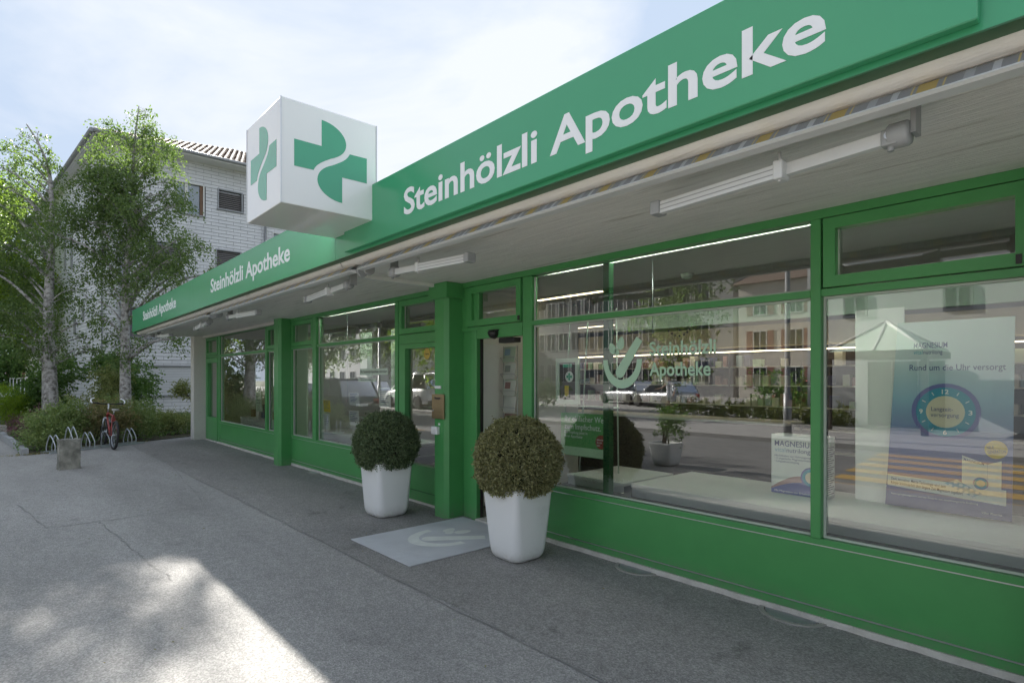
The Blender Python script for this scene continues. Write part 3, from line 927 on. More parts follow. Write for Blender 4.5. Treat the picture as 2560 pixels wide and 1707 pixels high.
# ------------------------------------------------------------------ door mat with the mortar logo
dm = thing('door_mat', 'light grey entrance mat printed with a pale mortar and pestle logo', 'mat', (-4.75, 3.28, 0.0))
MB().bbox(-5.33, -4.23, 2.585, 3.965, 0.0035, 0.013, 0.003, 1).build('mat_sheet', 'mat_grey', dm)
logo_mesh(Matrix.Translation((-4.79, 3.35, 0.0132)), 0.66, 0.0012).build('logo_print', 'mat_mark', dm)

# ------------------------------------------------------------------ planters with box balls
def planter(cx, cy, half_b, half_t, h, label):
    n = 8
    def ring(hw, z, r, m=5):
        pts = []
        for q, (sx, sy) in enumerate(((1, 1), (-1, 1), (-1, -1), (1, -1))):
            for k in range(m+1):
                a = math.pi/2*q + math.pi/2*k/m
                pts.append((cx+sx*(hw-r)+r*math.cos(a), cy+sy*(hw-r)+r*math.sin(a), z))
        return pts
    prof = [(half_b-0.075, 0.0, .06), (half_b-0.045, 0.006, .075), (half_b-0.022, 0.022, .085), (half_b-0.006, 0.05, .09), (half_b+0.002, 0.09, .085)]
    for k in range(1, 9):
        t = k/8
        prof.append((half_b+0.002+(half_t-half_b)*t**0.9, 0.09+(h-0.09)*t, .085-0.035*t))
    prof += [(half_t-0.008, h+0.004, .045), (half_t-0.022, h, .035), (half_t-0.030, h-0.10, .03)]
    mb = MB(); rs = [ring(*p) for p in prof]; m = len(rs[0])
    vs = [v for r_ in rs for v in r_]
    fs = [(i*m+k, i*m+(k+1) % m, (i+1)*m+(k+1) % m, (i+1)*m+k) for i in range(len(rs)-1) for k in range(m)]
    mb.add(vs, fs, True)
    mb.f.append(tuple(reversed(range(m)))); mb.sm.append(False)
    t = thing('planter', label, 'planter', (cx, cy, 0))
    mb.build('pot', 'satin_white', t)
    s = MB(); s.add(ring(half_t-0.034, h-0.05, .03), [tuple(range(m))]); s.build('soil', 'earth', t)
    return t
planter(-6.06, 3.385, 0.205, 0.232, 0.655, 'tall white rounded planter in front of the glazed side door')
planter(-3.83, 3.455, 0.195, 0.232, 0.655, 'tall white rounded planter under the olive-brown box ball')
# ------------------------------------------------------------------ foliage
NPR = np.random.default_rng(11)
def leaves_mesh(name, P, D, size, aspect, m, parent=None, rng=NPR, fold=0.25, **kw):
    """P (n,3) leaf bases, D (n,3) leaf directions; each leaf = 2 triangles folded along its rib"""
    n = len(P)
    D = D/np.maximum(np.linalg.norm(D, axis=1, keepdims=True), 1e-6)
    rv = rng.normal(size=(n, 3))
    S = np.cross(D, rv); S /= np.maximum(np.linalg.norm(S, axis=1, keepdims=True), 1e-6)
    N = np.cross(S, D)
    L = (size*rng.uniform(0.65, 1.3, n))[:, None]
    W = L*aspect/2
    base = P; tip = P + D*L
    a = P + D*L*0.45 + S*W + N*W*fold
    b = P + D*L*0.45 - S*W + N*W*fold
    V = np.empty((n, 4, 3)); V[:, 0] = base; V[:, 1] = a; V[:, 2] = tip; V[:, 3] = b
    V = V.reshape(-1, 3)
    me = bpy.data.meshes.new(name)
    me.vertices.add(n*4); me.vertices.foreach_set('co', V.ravel())
    i0 = np.arange(n)*4
    F = np.stack([i0, i0+1, i0+2, i0, i0+2, i0+3], 1).reshape(-1)
    me.loops.add(n*6); me.loops.foreach_set('vertex_index', F)
    me.polygons.add(n*2)
    me.polygons.foreach_set('loop_start', np.arange(n*2)*3)
    me.polygons.foreach_set('loop_total', np.full(n*2, 3))
    me.update(); me.validate()
    me.materials.append(MATS[m])
    return link(me, name, parent, **kw)

def in_ball(n, rng, shell=0.0):
    v = rng.normal(size=(n, 3)); v /= np.linalg.norm(v, axis=1, keepdims=True)
    r = rng.uniform(shell**3, 1, n)**(1/3)
    return v*r[:, None]

def shoots(blobs, per_m3, rng, droop=0.6, length=(0.25, 0.55), step=0.03, spread=0.04, minsh=6):
    """leafy shoots in a list of blobs (centre, radii): returns leaf bases and directions"""
    PP = []; DD = []
    for c, r in blobs:
        c = np.array(c, float); r = np.array(r if hasattr(r, '__len__') else (r, r, r), float)
        vol = 4.19*r[0]*r[1]*r[2]
        n = max(minsh, int(vol*per_m3))
        u = in_ball(n, rng, 0.25)
        st = c + u*r
        d = u*np.array([1, 1, 0.5]) + rng.normal(scale=0.45, size=(n, 3)) + np.array([0, 0, -droop])
        d /= np.linalg.norm(d, axis=1, keepdims=True)
        ln = rng.uniform(length[0], length[1], n)
        k = int(length[1]/step)
        t = np.linspace(0, 1, k)[None, :, None]
        path = st[:, None, :] + d[:, None, :]*t*ln[:, None, None]
        path[:, :, 2] -= (t[:, :, 0]**2)*ln[:, None]*0.45*max(droop, 0)
        path = path + rng.normal(scale=spread, size=path.shape)
        dirs = np.repeat(d[:, None, :], k, 1)*0.5 + rng.normal(scale=0.6, size=path.shape) + np.array([0, 0, -droop*0.6])
        PP.append(path.reshape(-1, 3)); DD.append(dirs.reshape(-1, 3))
    return np.concatenate(PP), np.concatenate(DD)

leaf_mat('leaf_birch', (0.07, 0.125, 0.04), (0.165, 0.225, 0.085), 0.42)
leaf_mat('leaf_hazel', (0.075, 0.15, 0.045), (0.165, 0.265, 0.085), 0.35)
leaf_mat('leaf_lime', (0.110, 0.190, 0.018), (0.230, 0.310, 0.030), 0.50)
leaf_mat('leaf_yew', (0.13, 0.205, 0.07), (0.26, 0.31, 0.12), 0.25)
leaf_mat('leaf_rust', (0.18, 0.19, 0.08), (0.3, 0.235, 0.13), 0.25)
leaf_mat('leaf_purple', (0.11, 0.05, 0.065), (0.21, 0.11, 0.13), 0.25)
leaf_mat('leaf_olive', (0.15, 0.2, 0.07), (0.3, 0.31, 0.13), 0.3)
leaf_mat('leaf_box_dark', (0.072, 0.112, 0.052), (0.2, 0.255, 0.135), 0.15, rough=0.3)
leaf_mat('leaf_box_olive', (0.15, 0.16, 0.068), (0.37, 0.355, 0.185), 0.2, rough=0.35)
mat('twig', (0.075, 0.060, 0.045), 0.85, var=0.2, bump=0.3, bscale=40)
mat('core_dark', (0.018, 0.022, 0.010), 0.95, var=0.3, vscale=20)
def bark():
    m = bpy.data.materials.new('birch_bark'); m.use_nodes = True
    nt = m.node_tree; b = nt.nodes['Principled BSDF']; b.inputs['Roughness'].default_value = 0.9
    g = nt.nodes.new('ShaderNodeNewGeometry')
    mpn = nt.nodes.new('ShaderNodeMapping'); mpn.inputs['Scale'].default_value = (3.6, 3.6, 4.6)
    nt.links.new(g.outputs['Position'], mpn.inputs['Vector'])
    n1 = _n(nt, 'ShaderNodeTexNoise', Scale=2.2, Detail=7.0, Roughness=0.7); nt.links.new(mpn.outputs[0], n1.inputs['Vector'])
    c = nt.nodes.new('ShaderNodeValToRGB')
    c.color_ramp.elements[0].position = 0.34; c.color_ramp.elements[0].color = (0.07, 0.062, 0.055, 1)
    c.color_ramp.elements[1].position = 0.58; c.color_ramp.elements[1].color = (0.46, 0.445, 0.43, 1)
    e = c.color_ramp.elements.new(0.45); e.color = (0.25, 0.235, 0.22, 1)
    nt.links.new(n1.outputs['Fac'], c.inputs[0]); nt.links.new(c.outputs[0], b.inputs['Base Color'])
    bn = nt.nodes.new('ShaderNodeBump'); bn.inputs['Strength'].default_value = 0.8; bn.inputs['Distance'].default_value = 0.03
    nt.links.new(n1.outputs['Fac'], bn.inputs['Height']); nt.links.new(bn.outputs[0], b.inputs['Normal'])
    MATS['birch_bark'] = m
bark()

def smooth_path(pts, n):
    """Catmull-Rom through the points"""
    P = [Vector(p) for p in pts]; P = [P[0]*2-P[1]] + P + [P[-1]*2-P[-2]]
    out = []
    for i in range(1, len(P)-2):
        for k in range(n):
            t = k/n
            a, b, c, d = P[i-1], P[i], P[i+1], P[i+2]
            out.append(0.5*((2*b) + (c-a)*t + (2*a-5*b+4*c-d)*t*t + (3*b-a-3*c+d)*t**3))
    out.append(P[-2])
    return out

def tree(name, label, base, trunk, r0, blobs, leafm, barkm, per, size, seed, limbs=True, droop=0.7, group=None, aspect=0.75, minlimb=0.3, spread=0.05, step=0.03, length=(0.25, 0.6), cat='tree'):
    """trunk: list of (dx,dy,z); blobs: list of ((dx,dy,z), radii)"""
    rng = np.random.default_rng(seed); rnd = random.Random(seed)
    t = thing(name, label, cat, base, group, local=True)
    tp = smooth_path(trunk, 6)
    top = trunk[-1][2]
    rad = [r0*(1-0.93*(max(p.z, 0)/top)**0.85) + (0.25*r0*max(0, 1-p.z/0.5)) for p in tp]
    rad = [max(r_, 0.012) for r_ in rad]
    mb = MB(); mb.tube(tp, rad, 12); mb.build('trunk', barkm, t)
    if limbs:
        for c, r in blobs:
            c = Vector(c)
            cand = [p for p in tp if p.z < c.z - minlimb*0.5 and p.z > 0.2*top]
            if not cand: continue
            s = min(cand, key=lambda p: abs((c.z-p.z) - 0.75*math.hypot(p.x-c.x, p.y-c.y)))
            i = tp.index(s)
            mid = s.lerp(c, 0.5) + Vector((rnd.uniform(-.12, .12), rnd.uniform(-.12, .12), 0.12*(c-s).length))
            end = c + Vector((0, 0, -0.05))
            r1 = min(rad[i]*0.55, 0.012+0.018*(c-s).length)
            pts = smooth_path([s, mid, end], 5)
            l = MB(); l.tube(pts, [r1*(1-0.8*k/(len(pts)-1)) for k in range(len(pts))], 6)
            # twigs
            for k in range(5):
                p = pts[rnd.randrange(len(pts)//2, len(pts))]
                q = p + Vector((rnd.uniform(-1, 1), rnd.uniform(-1, 1), rnd.uniform(-.6, .5)))*0.8*(max(r) if hasattr(r, '__len__') else r)
                mm_ = p.lerp(q, .5)+Vector((0, 0, .08))
                l.tube([p, mm_, q], [r1*0.35, r1*0.25, 0.004], 4)
            l.build('limb', barkm, t)
    P, D = shoots(blobs, per, rng, droop=droop, spread=spread, step=step, length=length)
    leaves_mesh('crown', P, D, size, aspect, leafm, t, rng)
    return t

# lateral axis of the garden as seen from the forecourt and the axis across it
LX, LY = 0.6626, 0.7490
DXn, DYn = -0.7490, 0.6626
def ld(l, d, z): return (l*LX+d*DXn, l*LY+d*DYn, z)
S1 = 17.9/1440.0
def blob_list(base_px, rows, seed, sc=S1, hor=946.0):
    """rows: (px, py, r) outline measurements scaled to metres at the tree's distance, with depth jitter"""
    rnd = random.Random(seed); out = []
    for px, py, r in rows:
        l = (px-base_px)*sc; z = 1.6+(hor-py)*sc; rr = r*sc*0.93
        d = rnd.uniform(-0.9, 0.9)*min(1.0, 0.55+0.3*abs(l)) + rnd.uniform(-.35, .35)
        out.append((ld(l, d, z), (rr, rr, rr*0.92)))
    return out

# birch 2 (right, before the grey house corner)
rows2 = [(345, 265, 12), (330, 300, 26), (360, 305, 22), (310, 335, 26), (375, 345, 26), (340, 350, 26), (395, 385, 22),
         (265, 400, 30), (300, 395, 30), (350, 400, 28), (385, 425, 24), (225, 430, 26), (255, 450, 34), (300, 455, 34), (345, 460, 30), (395, 470, 26), (430, 480, 24), (450, 500, 14),
         (205, 465, 26), (235, 500, 38), (285, 510, 38), (335, 520, 34), (380, 520, 26), (415, 530, 26), (200, 545, 34), (245, 560, 38), (295, 570, 40), (345, 575, 36), (390, 570, 30), (430, 600, 26),
         (460, 590, 22), (490, 600, 26), (515, 620, 18), (195, 600, 30), (235, 620, 34), (285, 630, 40), (335, 635, 38), (385, 630, 34), (430, 650, 32), (475, 640, 30), (500, 665, 26), (460, 690, 26), (420, 700, 28),
         (210, 670, 24), (255, 690, 26), (300, 690, 24), (350, 690, 28), (390, 700, 26), (220, 720, 18), (365, 740, 20), (275, 730, 16), (235, 745, 14), (400, 740, 18), (385, 770, 14),
         (250, 780, 22), (285, 800, 18), (265, 830, 24), (300, 850, 26), (285, 880, 20), (320, 880, 14), (300, 900, 14), (345, 790, 14),
         (370, 825, 16), (400, 840, 14), (440, 838, 12), (470, 845, 10), (380, 860, 9)]
rows2 += [(x_+dx_, y_+dy_, r_*0.85) for x_, y_, r_ in rows2 if y_ < 520 for dx_, dy_ in ((9, 14),)]
B2 = (-21.35, 2.86, 0.0)
tr2 = [ld(0.02, 0, -0.05), ld(0.0, 0, 1.2), ld(-0.02, 0.02, 2.6), ld(0.05, -0.05, 4.6), ld(0.22, 0.0, 7.0), ld(0.24, 0.05, 8.8), ld(0.42, 0.0, 10.05)]
tree('birch_tree', 'slender birch with grey mottled trunk standing right behind the parked bicycle', B2, tr2, 0.185, blob_list(313, rows2, 5), 'leaf_birch', 'birch_bark', 190, 0.068, 21, group='birch trees in the bed')
# birch 1 (left, thicker)
rows1 = [(62, 318, 12), (70, 345, 18), (60, 375, 18), (105, 370, 12), (85, 400, 24), (120, 395, 18), (5, 365, 24), (25, 395, 26), (0, 420, 26), (40, 430, 28), (75, 440, 26), (115, 425, 22), (145, 420, 18),
         (10, 470, 30), (45, 480, 30), (85, 475, 24), (20, 520, 30), (60, 520, 28), (100, 500, 24), (140, 500, 20), (-30, 450, 34), (-40, 520, 36), (-70, 480, 36),
         (20, 570, 26), (60, 560, 24), (150, 530, 22), (145, 560, 20), (30, 620, 30), (-20, 600, 36), (75, 610, 28), (110, 585, 20), (30, 670, 32), (75, 660, 30), (0, 660, 34), (120, 640, 24), (155, 610, 18),
         (-45, 660, 40), (40, 720, 34), (85, 720, 34), (0, 730, 36), (125, 700, 28), (165, 690, 20), (150, 740, 24), (180, 720, 16), (50, 775, 32), (95, 770, 30), (10, 790, 34), (140, 790, 26), (170, 780, 18), (60, 830, 28), (100, 830, 26), (150, 840, 26), (180, 835, 20), (120, 870, 24), (165, 870, 20), (80, 870, 22), (200, 800, 14), (195, 860, 12), (215, 870, 10), (-30, 760, 36), (-30, 830, 34), (20, 860, 22)]
B1 = (-22.85, 1.13, 0.0)
tr1 = [ld(0.0, 0, -0.05), ld(-0.04, 0, 1.4), ld(-0.08, 0, 3.0), ld(-0.10, 0.05, 4.4), ld(0.02, 0.0, 6.0), ld(0.0, -0.04, 7.8), ld(-0.35, 0.0, 8.8), ld(-0.80, 0.05, 9.5)]
tree('birch_tree', 'thick-trunked birch standing in the bed behind the rust-tipped yew and purple shrub', B1, tr1, 0.245, blob_list(128, rows1, 6), 'leaf_birch', 'birch_bark', 160, 0.070, 22, group='birch trees in the bed')

# ------------------------------------------------------------------ box balls
def box_ball(cx, cy, cz, r, m, seed, label, nl):
    rng = np.random.default_rng(seed)
    t = thing('box_ball', label, 'shrub', (cx, cy, cz-r), None)
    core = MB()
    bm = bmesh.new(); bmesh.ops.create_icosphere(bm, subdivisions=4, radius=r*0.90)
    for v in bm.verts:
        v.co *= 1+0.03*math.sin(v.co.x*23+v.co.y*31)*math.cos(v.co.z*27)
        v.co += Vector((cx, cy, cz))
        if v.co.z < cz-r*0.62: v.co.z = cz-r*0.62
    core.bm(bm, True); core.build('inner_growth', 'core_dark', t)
    # small sprigs covering the surface
    ns = nl//9
    u = rng.normal(size=(ns, 3)); u /= np.linalg.norm(u, axis=1, keepdims=True)
    u = u[u[:, 2] > -0.80]
    # clumps: slightly lumpy radius
    rr = r*(0.955 + 0.042*np.sin(u[:, 0]*11+seed)*np.sin(u[:, 1]*13+1)+0.034*np.sin(u[:, 2]*17+2)*np.cos(u[:, 0]*9) + rng.normal(scale=0.020, size=len(u)))
    rr = rr + np.where(rng.uniform(size=len(u)) < 0.02, rng.uniform(0.01, 0.045, len(u)), 0.0)
    C = np.array([cx, cy, cz]) + u*rr[:, None]
    zcut = cz - r*0.66
    low = C[:, 2] < zcut
    C[low, 2] = zcut + rng.uniform(-0.02, 0.02, low.sum())
    ax = u + rng.normal(scale=0.45, size=u.shape)
    ax /= np.linalg.norm(ax, axis=1, keepdims=True)
    k = 9
    tt = np.linspace(-0.02, 0.030, k)
    P = C[:, None, :] + ax[:, None, :]*tt[None, :, None] + rng.normal(scale=0.006, size=(len(u), k, 3))
    D = ax[:, None, :]*0.55 + rng.normal(scale=0.75, size=P.shape)
    leaves_mesh('foliage', P.reshape(-1, 3), D.reshape(-1, 3), 0.021, 0.62, m, t, rng, fold=0.5)
box_ball(-6.06, 3.385, 0.835, 0.364, 'leaf_box_dark', 3, 'dark green clipped box ball in front of the glazed side door', 56000)
box_ball(-3.83, 3.455, 0.868, 0.372, 'leaf_box_olive', 4, 'olive-brown clipped box ball beside the entrance mat', 62000)

# ------------------------------------------------------------------ shrubs of the bed
def lumps(blobs, seed, k=11, f=0.36):
    """break big rounded masses into many small leafy clumps"""
    rnd = random.Random(seed); out = []
    for c, r in blobs:
        for _ in range(k):
            while True:
                v = Vector((rnd.uniform(-1, 1), rnd.uniform(-1, 1), rnd.uniform(-.75, 1)))
                if 0.45 < v.length < 1.0: break
            q = f*rnd.uniform(0.7, 1.25)
            out.append(((c[0]+v.x*r[0]*.78, c[1]+v.y*r[1]*.78, max(0.06, c[2]+v.z*r[2]*.80)), (r[0]*q, r[1]*q, r[2]*q*1.05)))
    return out

def shrub(name, label, base, blobs, leafm, per, size, seed, droop=0.0, aspect=0.5, stems=6, group=None, cat='shrub', length=(0.12, 0.3), step=0.025, spread=0.02, core=True):
    rng = np.random.default_rng(seed); rnd = random.Random(seed)
    t = thing(name, label, cat, base, group, local=True)
    s = MB()
    for k in range(stems):
        c, r = blobs[k % len(blobs)]
        p0 = Vector((rnd.uniform(-.08, .08), rnd.uniform(-.08, .08), -0.02))
        q = Vector(c)+Vector((rnd.uniform(-.5, .5), rnd.uniform(-.5, .5), rnd.uniform(0, .5)))*0.6*min(r)
        s.tube(smooth_path([p0, p0.lerp(q, .5)+Vector((rnd.uniform(-.06, .06), rnd.uniform(-.06, .06), .04)), q], 4), [0.016*(1-.07*j) for j in range(9)], 5)
    s.build('stems', 'twig', t)
    P, D = shoots(lumps(blobs, seed), per*2.0, rng, droop=droop, length=length, step=step, spread=spread, minsh=10)
    leaves_mesh('foliage', P, D, size, aspect, leafm, t, rng)
    return t
# wide low yews along the bicycle rack
shrub('yew_shrub', 'wide low yew bush with rusty shoots left of the concrete block', (-16.75, 0.95, 0), [((0, 0, .42), (.75, .62, .46)), ((-.35, .2, .62), (.5, .5, .40)), ((.40, -.2, .34), (.48, .45, .36))], 'leaf_yew', 700, 0.058, 31, aspect=0.42, droop=-0.25)
shrub('yew_shrub', 'rust-tipped yew bush spreading behind the steel bicycle rack', (-17.5, 1.75, 0), [((0, 0, .5), (.65, .65, .5)), ((.1, .4, .6), (.5, .5, .42))], 'leaf_rust', 640, 0.055, 32, aspect=0.42, droop=-0.25)
shrub('yew_shrub', 'green yew bush just behind the parked bicycle', (-18.0, 2.65, 0), [((0, 0, .5), (.65, .7, .52)), ((.25, -.35, .58), (.5, .5, .45))], 'leaf_yew', 640, 0.055, 33, aspect=0.42, droop=-0.25)
shrub('cotoneaster_shrub', 'low rusty shrub beside the second birch trunk', (-18.9, 3.45, 0), [((0, 0, .32), (.6, .6, .34)), ((.3, .3, .28), (.5, .5, .28))], 'leaf_olive', 800, 0.045, 34, aspect=0.5)
shrub('cotoneaster_shrub', 'low green shrub between birch trunk and white end pier', (-18.9, 4.5, 0), [((0, 0, .28), (.6, .6, .3)), ((-.2, .5, .3), (.5, .6, .3))], 'leaf_yew', 800, 0.045, 35, aspect=0.5)
shrub('barberry_shrub', 'dark purple barberry shrub at the corner of the kerb', (-19.6, 0.62, 0), [((0, 0, .34), (.48, .48, .34)), ((-.3, .1, .48), (.35, .35, .3))], 'leaf_purple', 620, 0.04, 36, aspect=0.6, droop=0.1)
shrub('hazel_bush', 'tall leafy hazel bush against the pale house wall', (-24.3, 3.1, 0), [((0, 0, 1.6), (.8, .8, .95)), ((.5, .4, 1.5), (.7, .7, .9)), ((-.3, -.3, 2.2), (.6, .6, .6)), ((.2, .2, .8), (.9, .9, .6))], 'leaf_hazel', 95, 0.085, 37, droop=0.25, aspect=0.75, length=(.2, .5), step=0.035)
shrub('hazel_bush', 'bushy dark green shrub left of the thick birch trunk', (-25.0, 1.05, 0), [((0, 0, 1.3), (.8, .8, .9)), ((.3, .5, 1.9), (.7, .7, .7)), ((-.4, -.3, .8), (.9, .9, .7))], 'leaf_hazel', 95, 0.085, 38, droop=0.25, aspect=0.75, length=(.2, .5), step=0.035)
shrub('olive_bush', 'yellow-olive bush between the two birch trunks', (-22.3, 2.55, 0), [((0, 0, 1.3), (.65, .65, .75)), ((.2, .25, 1.75), (.5, .5, .4)), ((-.1, -.2, .7), (.75, .75, .55))], 'leaf_olive', 160, 0.055, 39, droop=0.1, aspect=0.6, length=(.15, .4))
shrub('young_shrub', 'thin upright shrub with bare stems next to the white end pier', (-20.6, 5.05, 0), [((0.1, 0.15, 1.55), (.42, .42, .55)), ((.2, .35, 2.15), (.28, .28, .32)), ((.1, -.2, 1.1), (.35, .35, .4)), ((-.25, -.75, 1.25), (.16, .16, .2))], 'leaf_olive', 200, 0.06, 40, droop=0.1, aspect=0.55, stems=9, length=(.15, .4))
shrub('hedge_ball', 'rounded yellow-green conifer hedge by the flat concrete lid', (-24.6, 0.22, 0), [((0, 0, .62), (.85, .55, .68)), ((-.6, -.2, .6), (.7, .5, .6))], 'leaf_lime', 330, 0.06, 41, aspect=0.3, droop=-0.4)
shrub('hedge_dome', 'dark domed hedge in front of the reddish house', (-36.5, -0.1, 0), [((0, 0, 1.9), (2.0, 1.4, 1.5)), ((0, 0, .9), (2.3, 1.6, 1.0))], 'leaf_hazel', 26, 0.13, 42, aspect=0.6, droop=0.0, length=(.2, .5), step=0.04)
shrub('gold_hedge', 'low golden shrub row behind the flat concrete lid', (-31.5, -0.05, 0), [((0, 0, .95), (1.6, .7, .4)), ((1.2, .3, .9), (1.0, .6, .35))], 'leaf_lime', 120, 0.06, 43, aspect=0.5, droop=-0.2)
# ground cover: nobody could count it
rng = np.random.default_rng(77)
n = 15000
gx = rng.uniform(-30, -15.9, n); gy = rng.uniform(0.2, 8, n)
lim = -15.85 - (gy-0.4)*0.60
k_ = gx < np.minimum(lim, -15.85)
gx, gy = gx[k_], gy[k_]
P = np.stack([gx, gy, rng.uniform(0.02, 0.16, len(gx))**1.0], 1)
D = np.stack([rng.normal(size=len(gx)), rng.normal(size=len(gx)), rng.uniform(0.2, 1.4, len(gx))], 1)
leaves_mesh('ground_cover', P, D, 0.06, 0.6, 'leaf_hazel', None, rng, label='low leafy ground cover between the shrubs of the bed', cat='ground cover', kind='stuff')
# dry leaves and twigs on the edge of the forecourt
n = 900
gx = -15.75 - rng.uniform(-.15, 1.3, n)*0.98; gy = 0.45+(-15.75-gx)*1.6+rng.normal(scale=0.18, size=n)
P = np.stack([gx, gy, rng.uniform(0.012, 0.03, n)], 1)
D = np.stack([rng.normal(size=n), rng.normal(size=n), rng.normal(scale=.15, size=n)], 1)
leaves_mesh('leaf_litter', P, D, 0.04, 0.5, 'leaf_rust', None, rng, label='dry brown leaf litter along the edge of the bed', cat='leaf litter', kind='stuff')
n = 60
P = np.stack([rng.uniform(-12, -0.6, n), rng.uniform(0.3, 3.8, n), np.full(n, 0.009)], 1)
D = np.stack([rng.normal(size=n), rng.normal(size=n), rng.normal(scale=.06, size=n)], 1)
leaves_mesh('fallen_leaves', P, D, 0.022, 0.4, 'leaf_rust', None, rng, label='tiny scattered dry leaves on the asphalt', cat='leaf litter', kind='stuff')

# far background trees, left edge
def bg_tree(name, label, base, h, rad, leafm, seed, n=16, per=9, size=0.16, group='trees far behind the garden', trunk_r=0.2, low=0.35):
    rnd = random.Random(seed)
    bl = []
    for k in range(n):
        a = rnd.uniform(0, 2*math.pi); rr = rad*rnd.uniform(0.1, 0.85); z = h*rnd.uniform(low, 0.93)
        sh = 1-abs((z/h-0.6)/0.62)**2
        bl.append(((rr*math.cos(a)*sh, rr*math.sin(a)*sh, z), tuple(rad*rnd.uniform(0.26, 0.42) for _ in range(3))))
    return tree(name, label, base, [(0, 0, -.1), (.1, .05, h*.3), (-.05, .1, h*.6), (0, 0, h*.95)], trunk_r, bl, leafm, 'twig', per, size, seed, group=group, droop=0.3, spread=0.12, step=0.07, length=(.4, .9))
bg_tree('lime_tree', 'sunlit yellow-green tree behind the left birch', (-40, -0.5, 0), 11.5, 4.2, 'leaf_lime', 51, n=26, per=7)
bg_tree('lime_tree', 'dark green tree over the reddish house at the garden edge', (-52, 0.8, 0), 9, 4.0, 'leaf_hazel', 52, n=20, per=6)
# ------------------------------------------------------------------ grey shingled house behind the birches
mat('shingle', (0.66, 0.665, 0.68), 0.85, var=0.10, vscale=1.4, bump=0.15, bscale=60)
mat('shingle_b', (0.42, 0.43, 0.445), 0.85, var=0.10, vscale=1.4, bump=0.15, bscale=60)
mat('roof_tile', (0.14, 0.085, 0.062), 0.8, var=0.35, vscale=9, bump=0.3, bscale=40, col2=(0.20, 0.16, 0.13), c2scale=6)
mat('zinc', (0.30, 0.31, 0.32), 0.5, metal=0.5, var=0.1)
mat('blind_slat', (0.17, 0.16, 0.155), 0.6, var=0.05)
mat('shutter_metal', (0.64, 0.65, 0.66), 0.55, var=0.03)
mat('window_white', (0.66, 0.66, 0.64), 0.5, var=0.02)
mat('wood_brown', (0.16, 0.09, 0.05), 0.6, var=0.15)
mat('curtain', (0.72, 0.77, 0.82), 0.9, var=0.06, vscale=3, stretch=(1, 9, .2))
house = thing('grey_house', 'three-storey house clad in pale grey shingles with tiled hip roof behind the birches', 'building', (-28.3, 2.95, 0))
HX, HY0, HYN = -28.3, 2.95, 17.0
WLD = Vector((-1.0, -0.075, 0)).normalized()      # direction of the left wall
LEN = 24.0
EZ = 11.15
# solid core
cb = MB()
pA = Vector((HX-0.05, HY0+0.05, 0)); pB = pA + WLD*LEN; pC = pB + Vector((0, 14, 0)); pD = Vector((HX-0.05, HYN, 0))
qA = pA + WLD*0.24; qD = pD + Vector((-0.24, 0, 0))
cb.add([qA, qD, pC, pB] + [p+Vector((0, 0, EZ+0.2)) for p in (qA, qD, pC, pB)], [(0,1,5,4),(1,2,6,5),(2,3,7,6),(3,0,4,7),(4,5,6,7)])
mat('core_grey', (0.16, 0.16, 0.165), 0.9, var=0.1)
cb.build('wall_core', 'core_grey', house)
openings = [ (5.62, 6.75, 8.80, 10.20), (7.28, 8.36, 9.27, 10.20),      # third floor
             (4.55, 5.75, 6.1, 7.46), (7.20, 8.30, 5.9, 7.46), (9.70, 10.9, 7.4, 8.62),
             (4.13, 8.60, 0.87, 2.17), (3.9, 4.9, 3.3, 4.6)]
# right wall: overlapping shingle courses, one mesh of real pieces
def shingles(origin, along, length, z0, z1, nrm, holes, w=0.60, h=0.150, seed=1):
    rnd = random.Random(seed); mb = MB()
    row = 0; z = z0
    while z < z1-0.02:
        off = (row % 2)*w/2
        x = -off
        while x < length:
            a0, a1 = max(x+0.005, 0), min(x+w-0.005, length)
            if a1-a0 > 0.03:
                segs = [(a0, a1)]
                for h0, h1, hz0, hz1 in holes:
                    if z+h*0.5 > hz0 and z+h*0.5 < hz1:
                        ns = []
                        for s0, s1 in segs:
                            if h1 <= s0 or h0 >= s1: ns.append((s0, s1)); continue
                            if h0 > s0: ns.append((s0, h0))
                            if h1 < s1: ns.append((h1, s1))
                        segs = ns
                tt = rnd.uniform(0.018, 0.026)
                for s0, s1 in segs:
                    p0 = origin+along*s0; p1 = origin+along*s1
                    zt = min(z+h-0.011, z1)
                    b = nrm*tt; t_ = nrm*0.006
                    vs = [p0+b+Vector((0,0,z)), p1+b+Vector((0,0,z)), p1+t_+Vector((0,0,zt)), p0+t_+Vector((0,0,zt)), p0+Vector((0,0,z)), p1+Vector((0,0,z)), p0+Vector((0,0,zt)), p1+Vector((0,0,zt))]
                    mb.add(vs, [(0,1,2,3),(0,4,5,1),(0,3,6,4),(1,5,7,2)])
            x += w
        z += h; row += 1
    return mb
hol = [(a-HY0, b-HY0, c, d) for a, b, c, d in openings]
sm = shingles(Vector((HX-0.05, HY0+0.05, 0)), Vector((0, 1, 0)), 11.5, 0.12, EZ, Vector((1, 0, 0)), hol, 0.62, 0.152, 1)
sm.build('shingle_cladding', 'shingle', house, kind='stuff')
NL = Vector((WLD.y, -WLD.x, 0))
if NL.y > 0: NL = -NL
sm2 = shingles(pA.copy(), WLD, LEN, 0.12, EZ, NL, [], 2.4, 0.152, 2)
sm2.build('shingle_cladding', 'shingle', house, kind='stuff')
MB().box(HX-0.03, HX+0.0, HY0+0.02, HY0+0.075, 0.1, EZ).build('corner_trim', 'zinc', house)
MB().box(HX-0.2, HX-0.02, HY0+0.02, 16, -0.1, 0.13).build('base_wall', 'old_concrete', house)
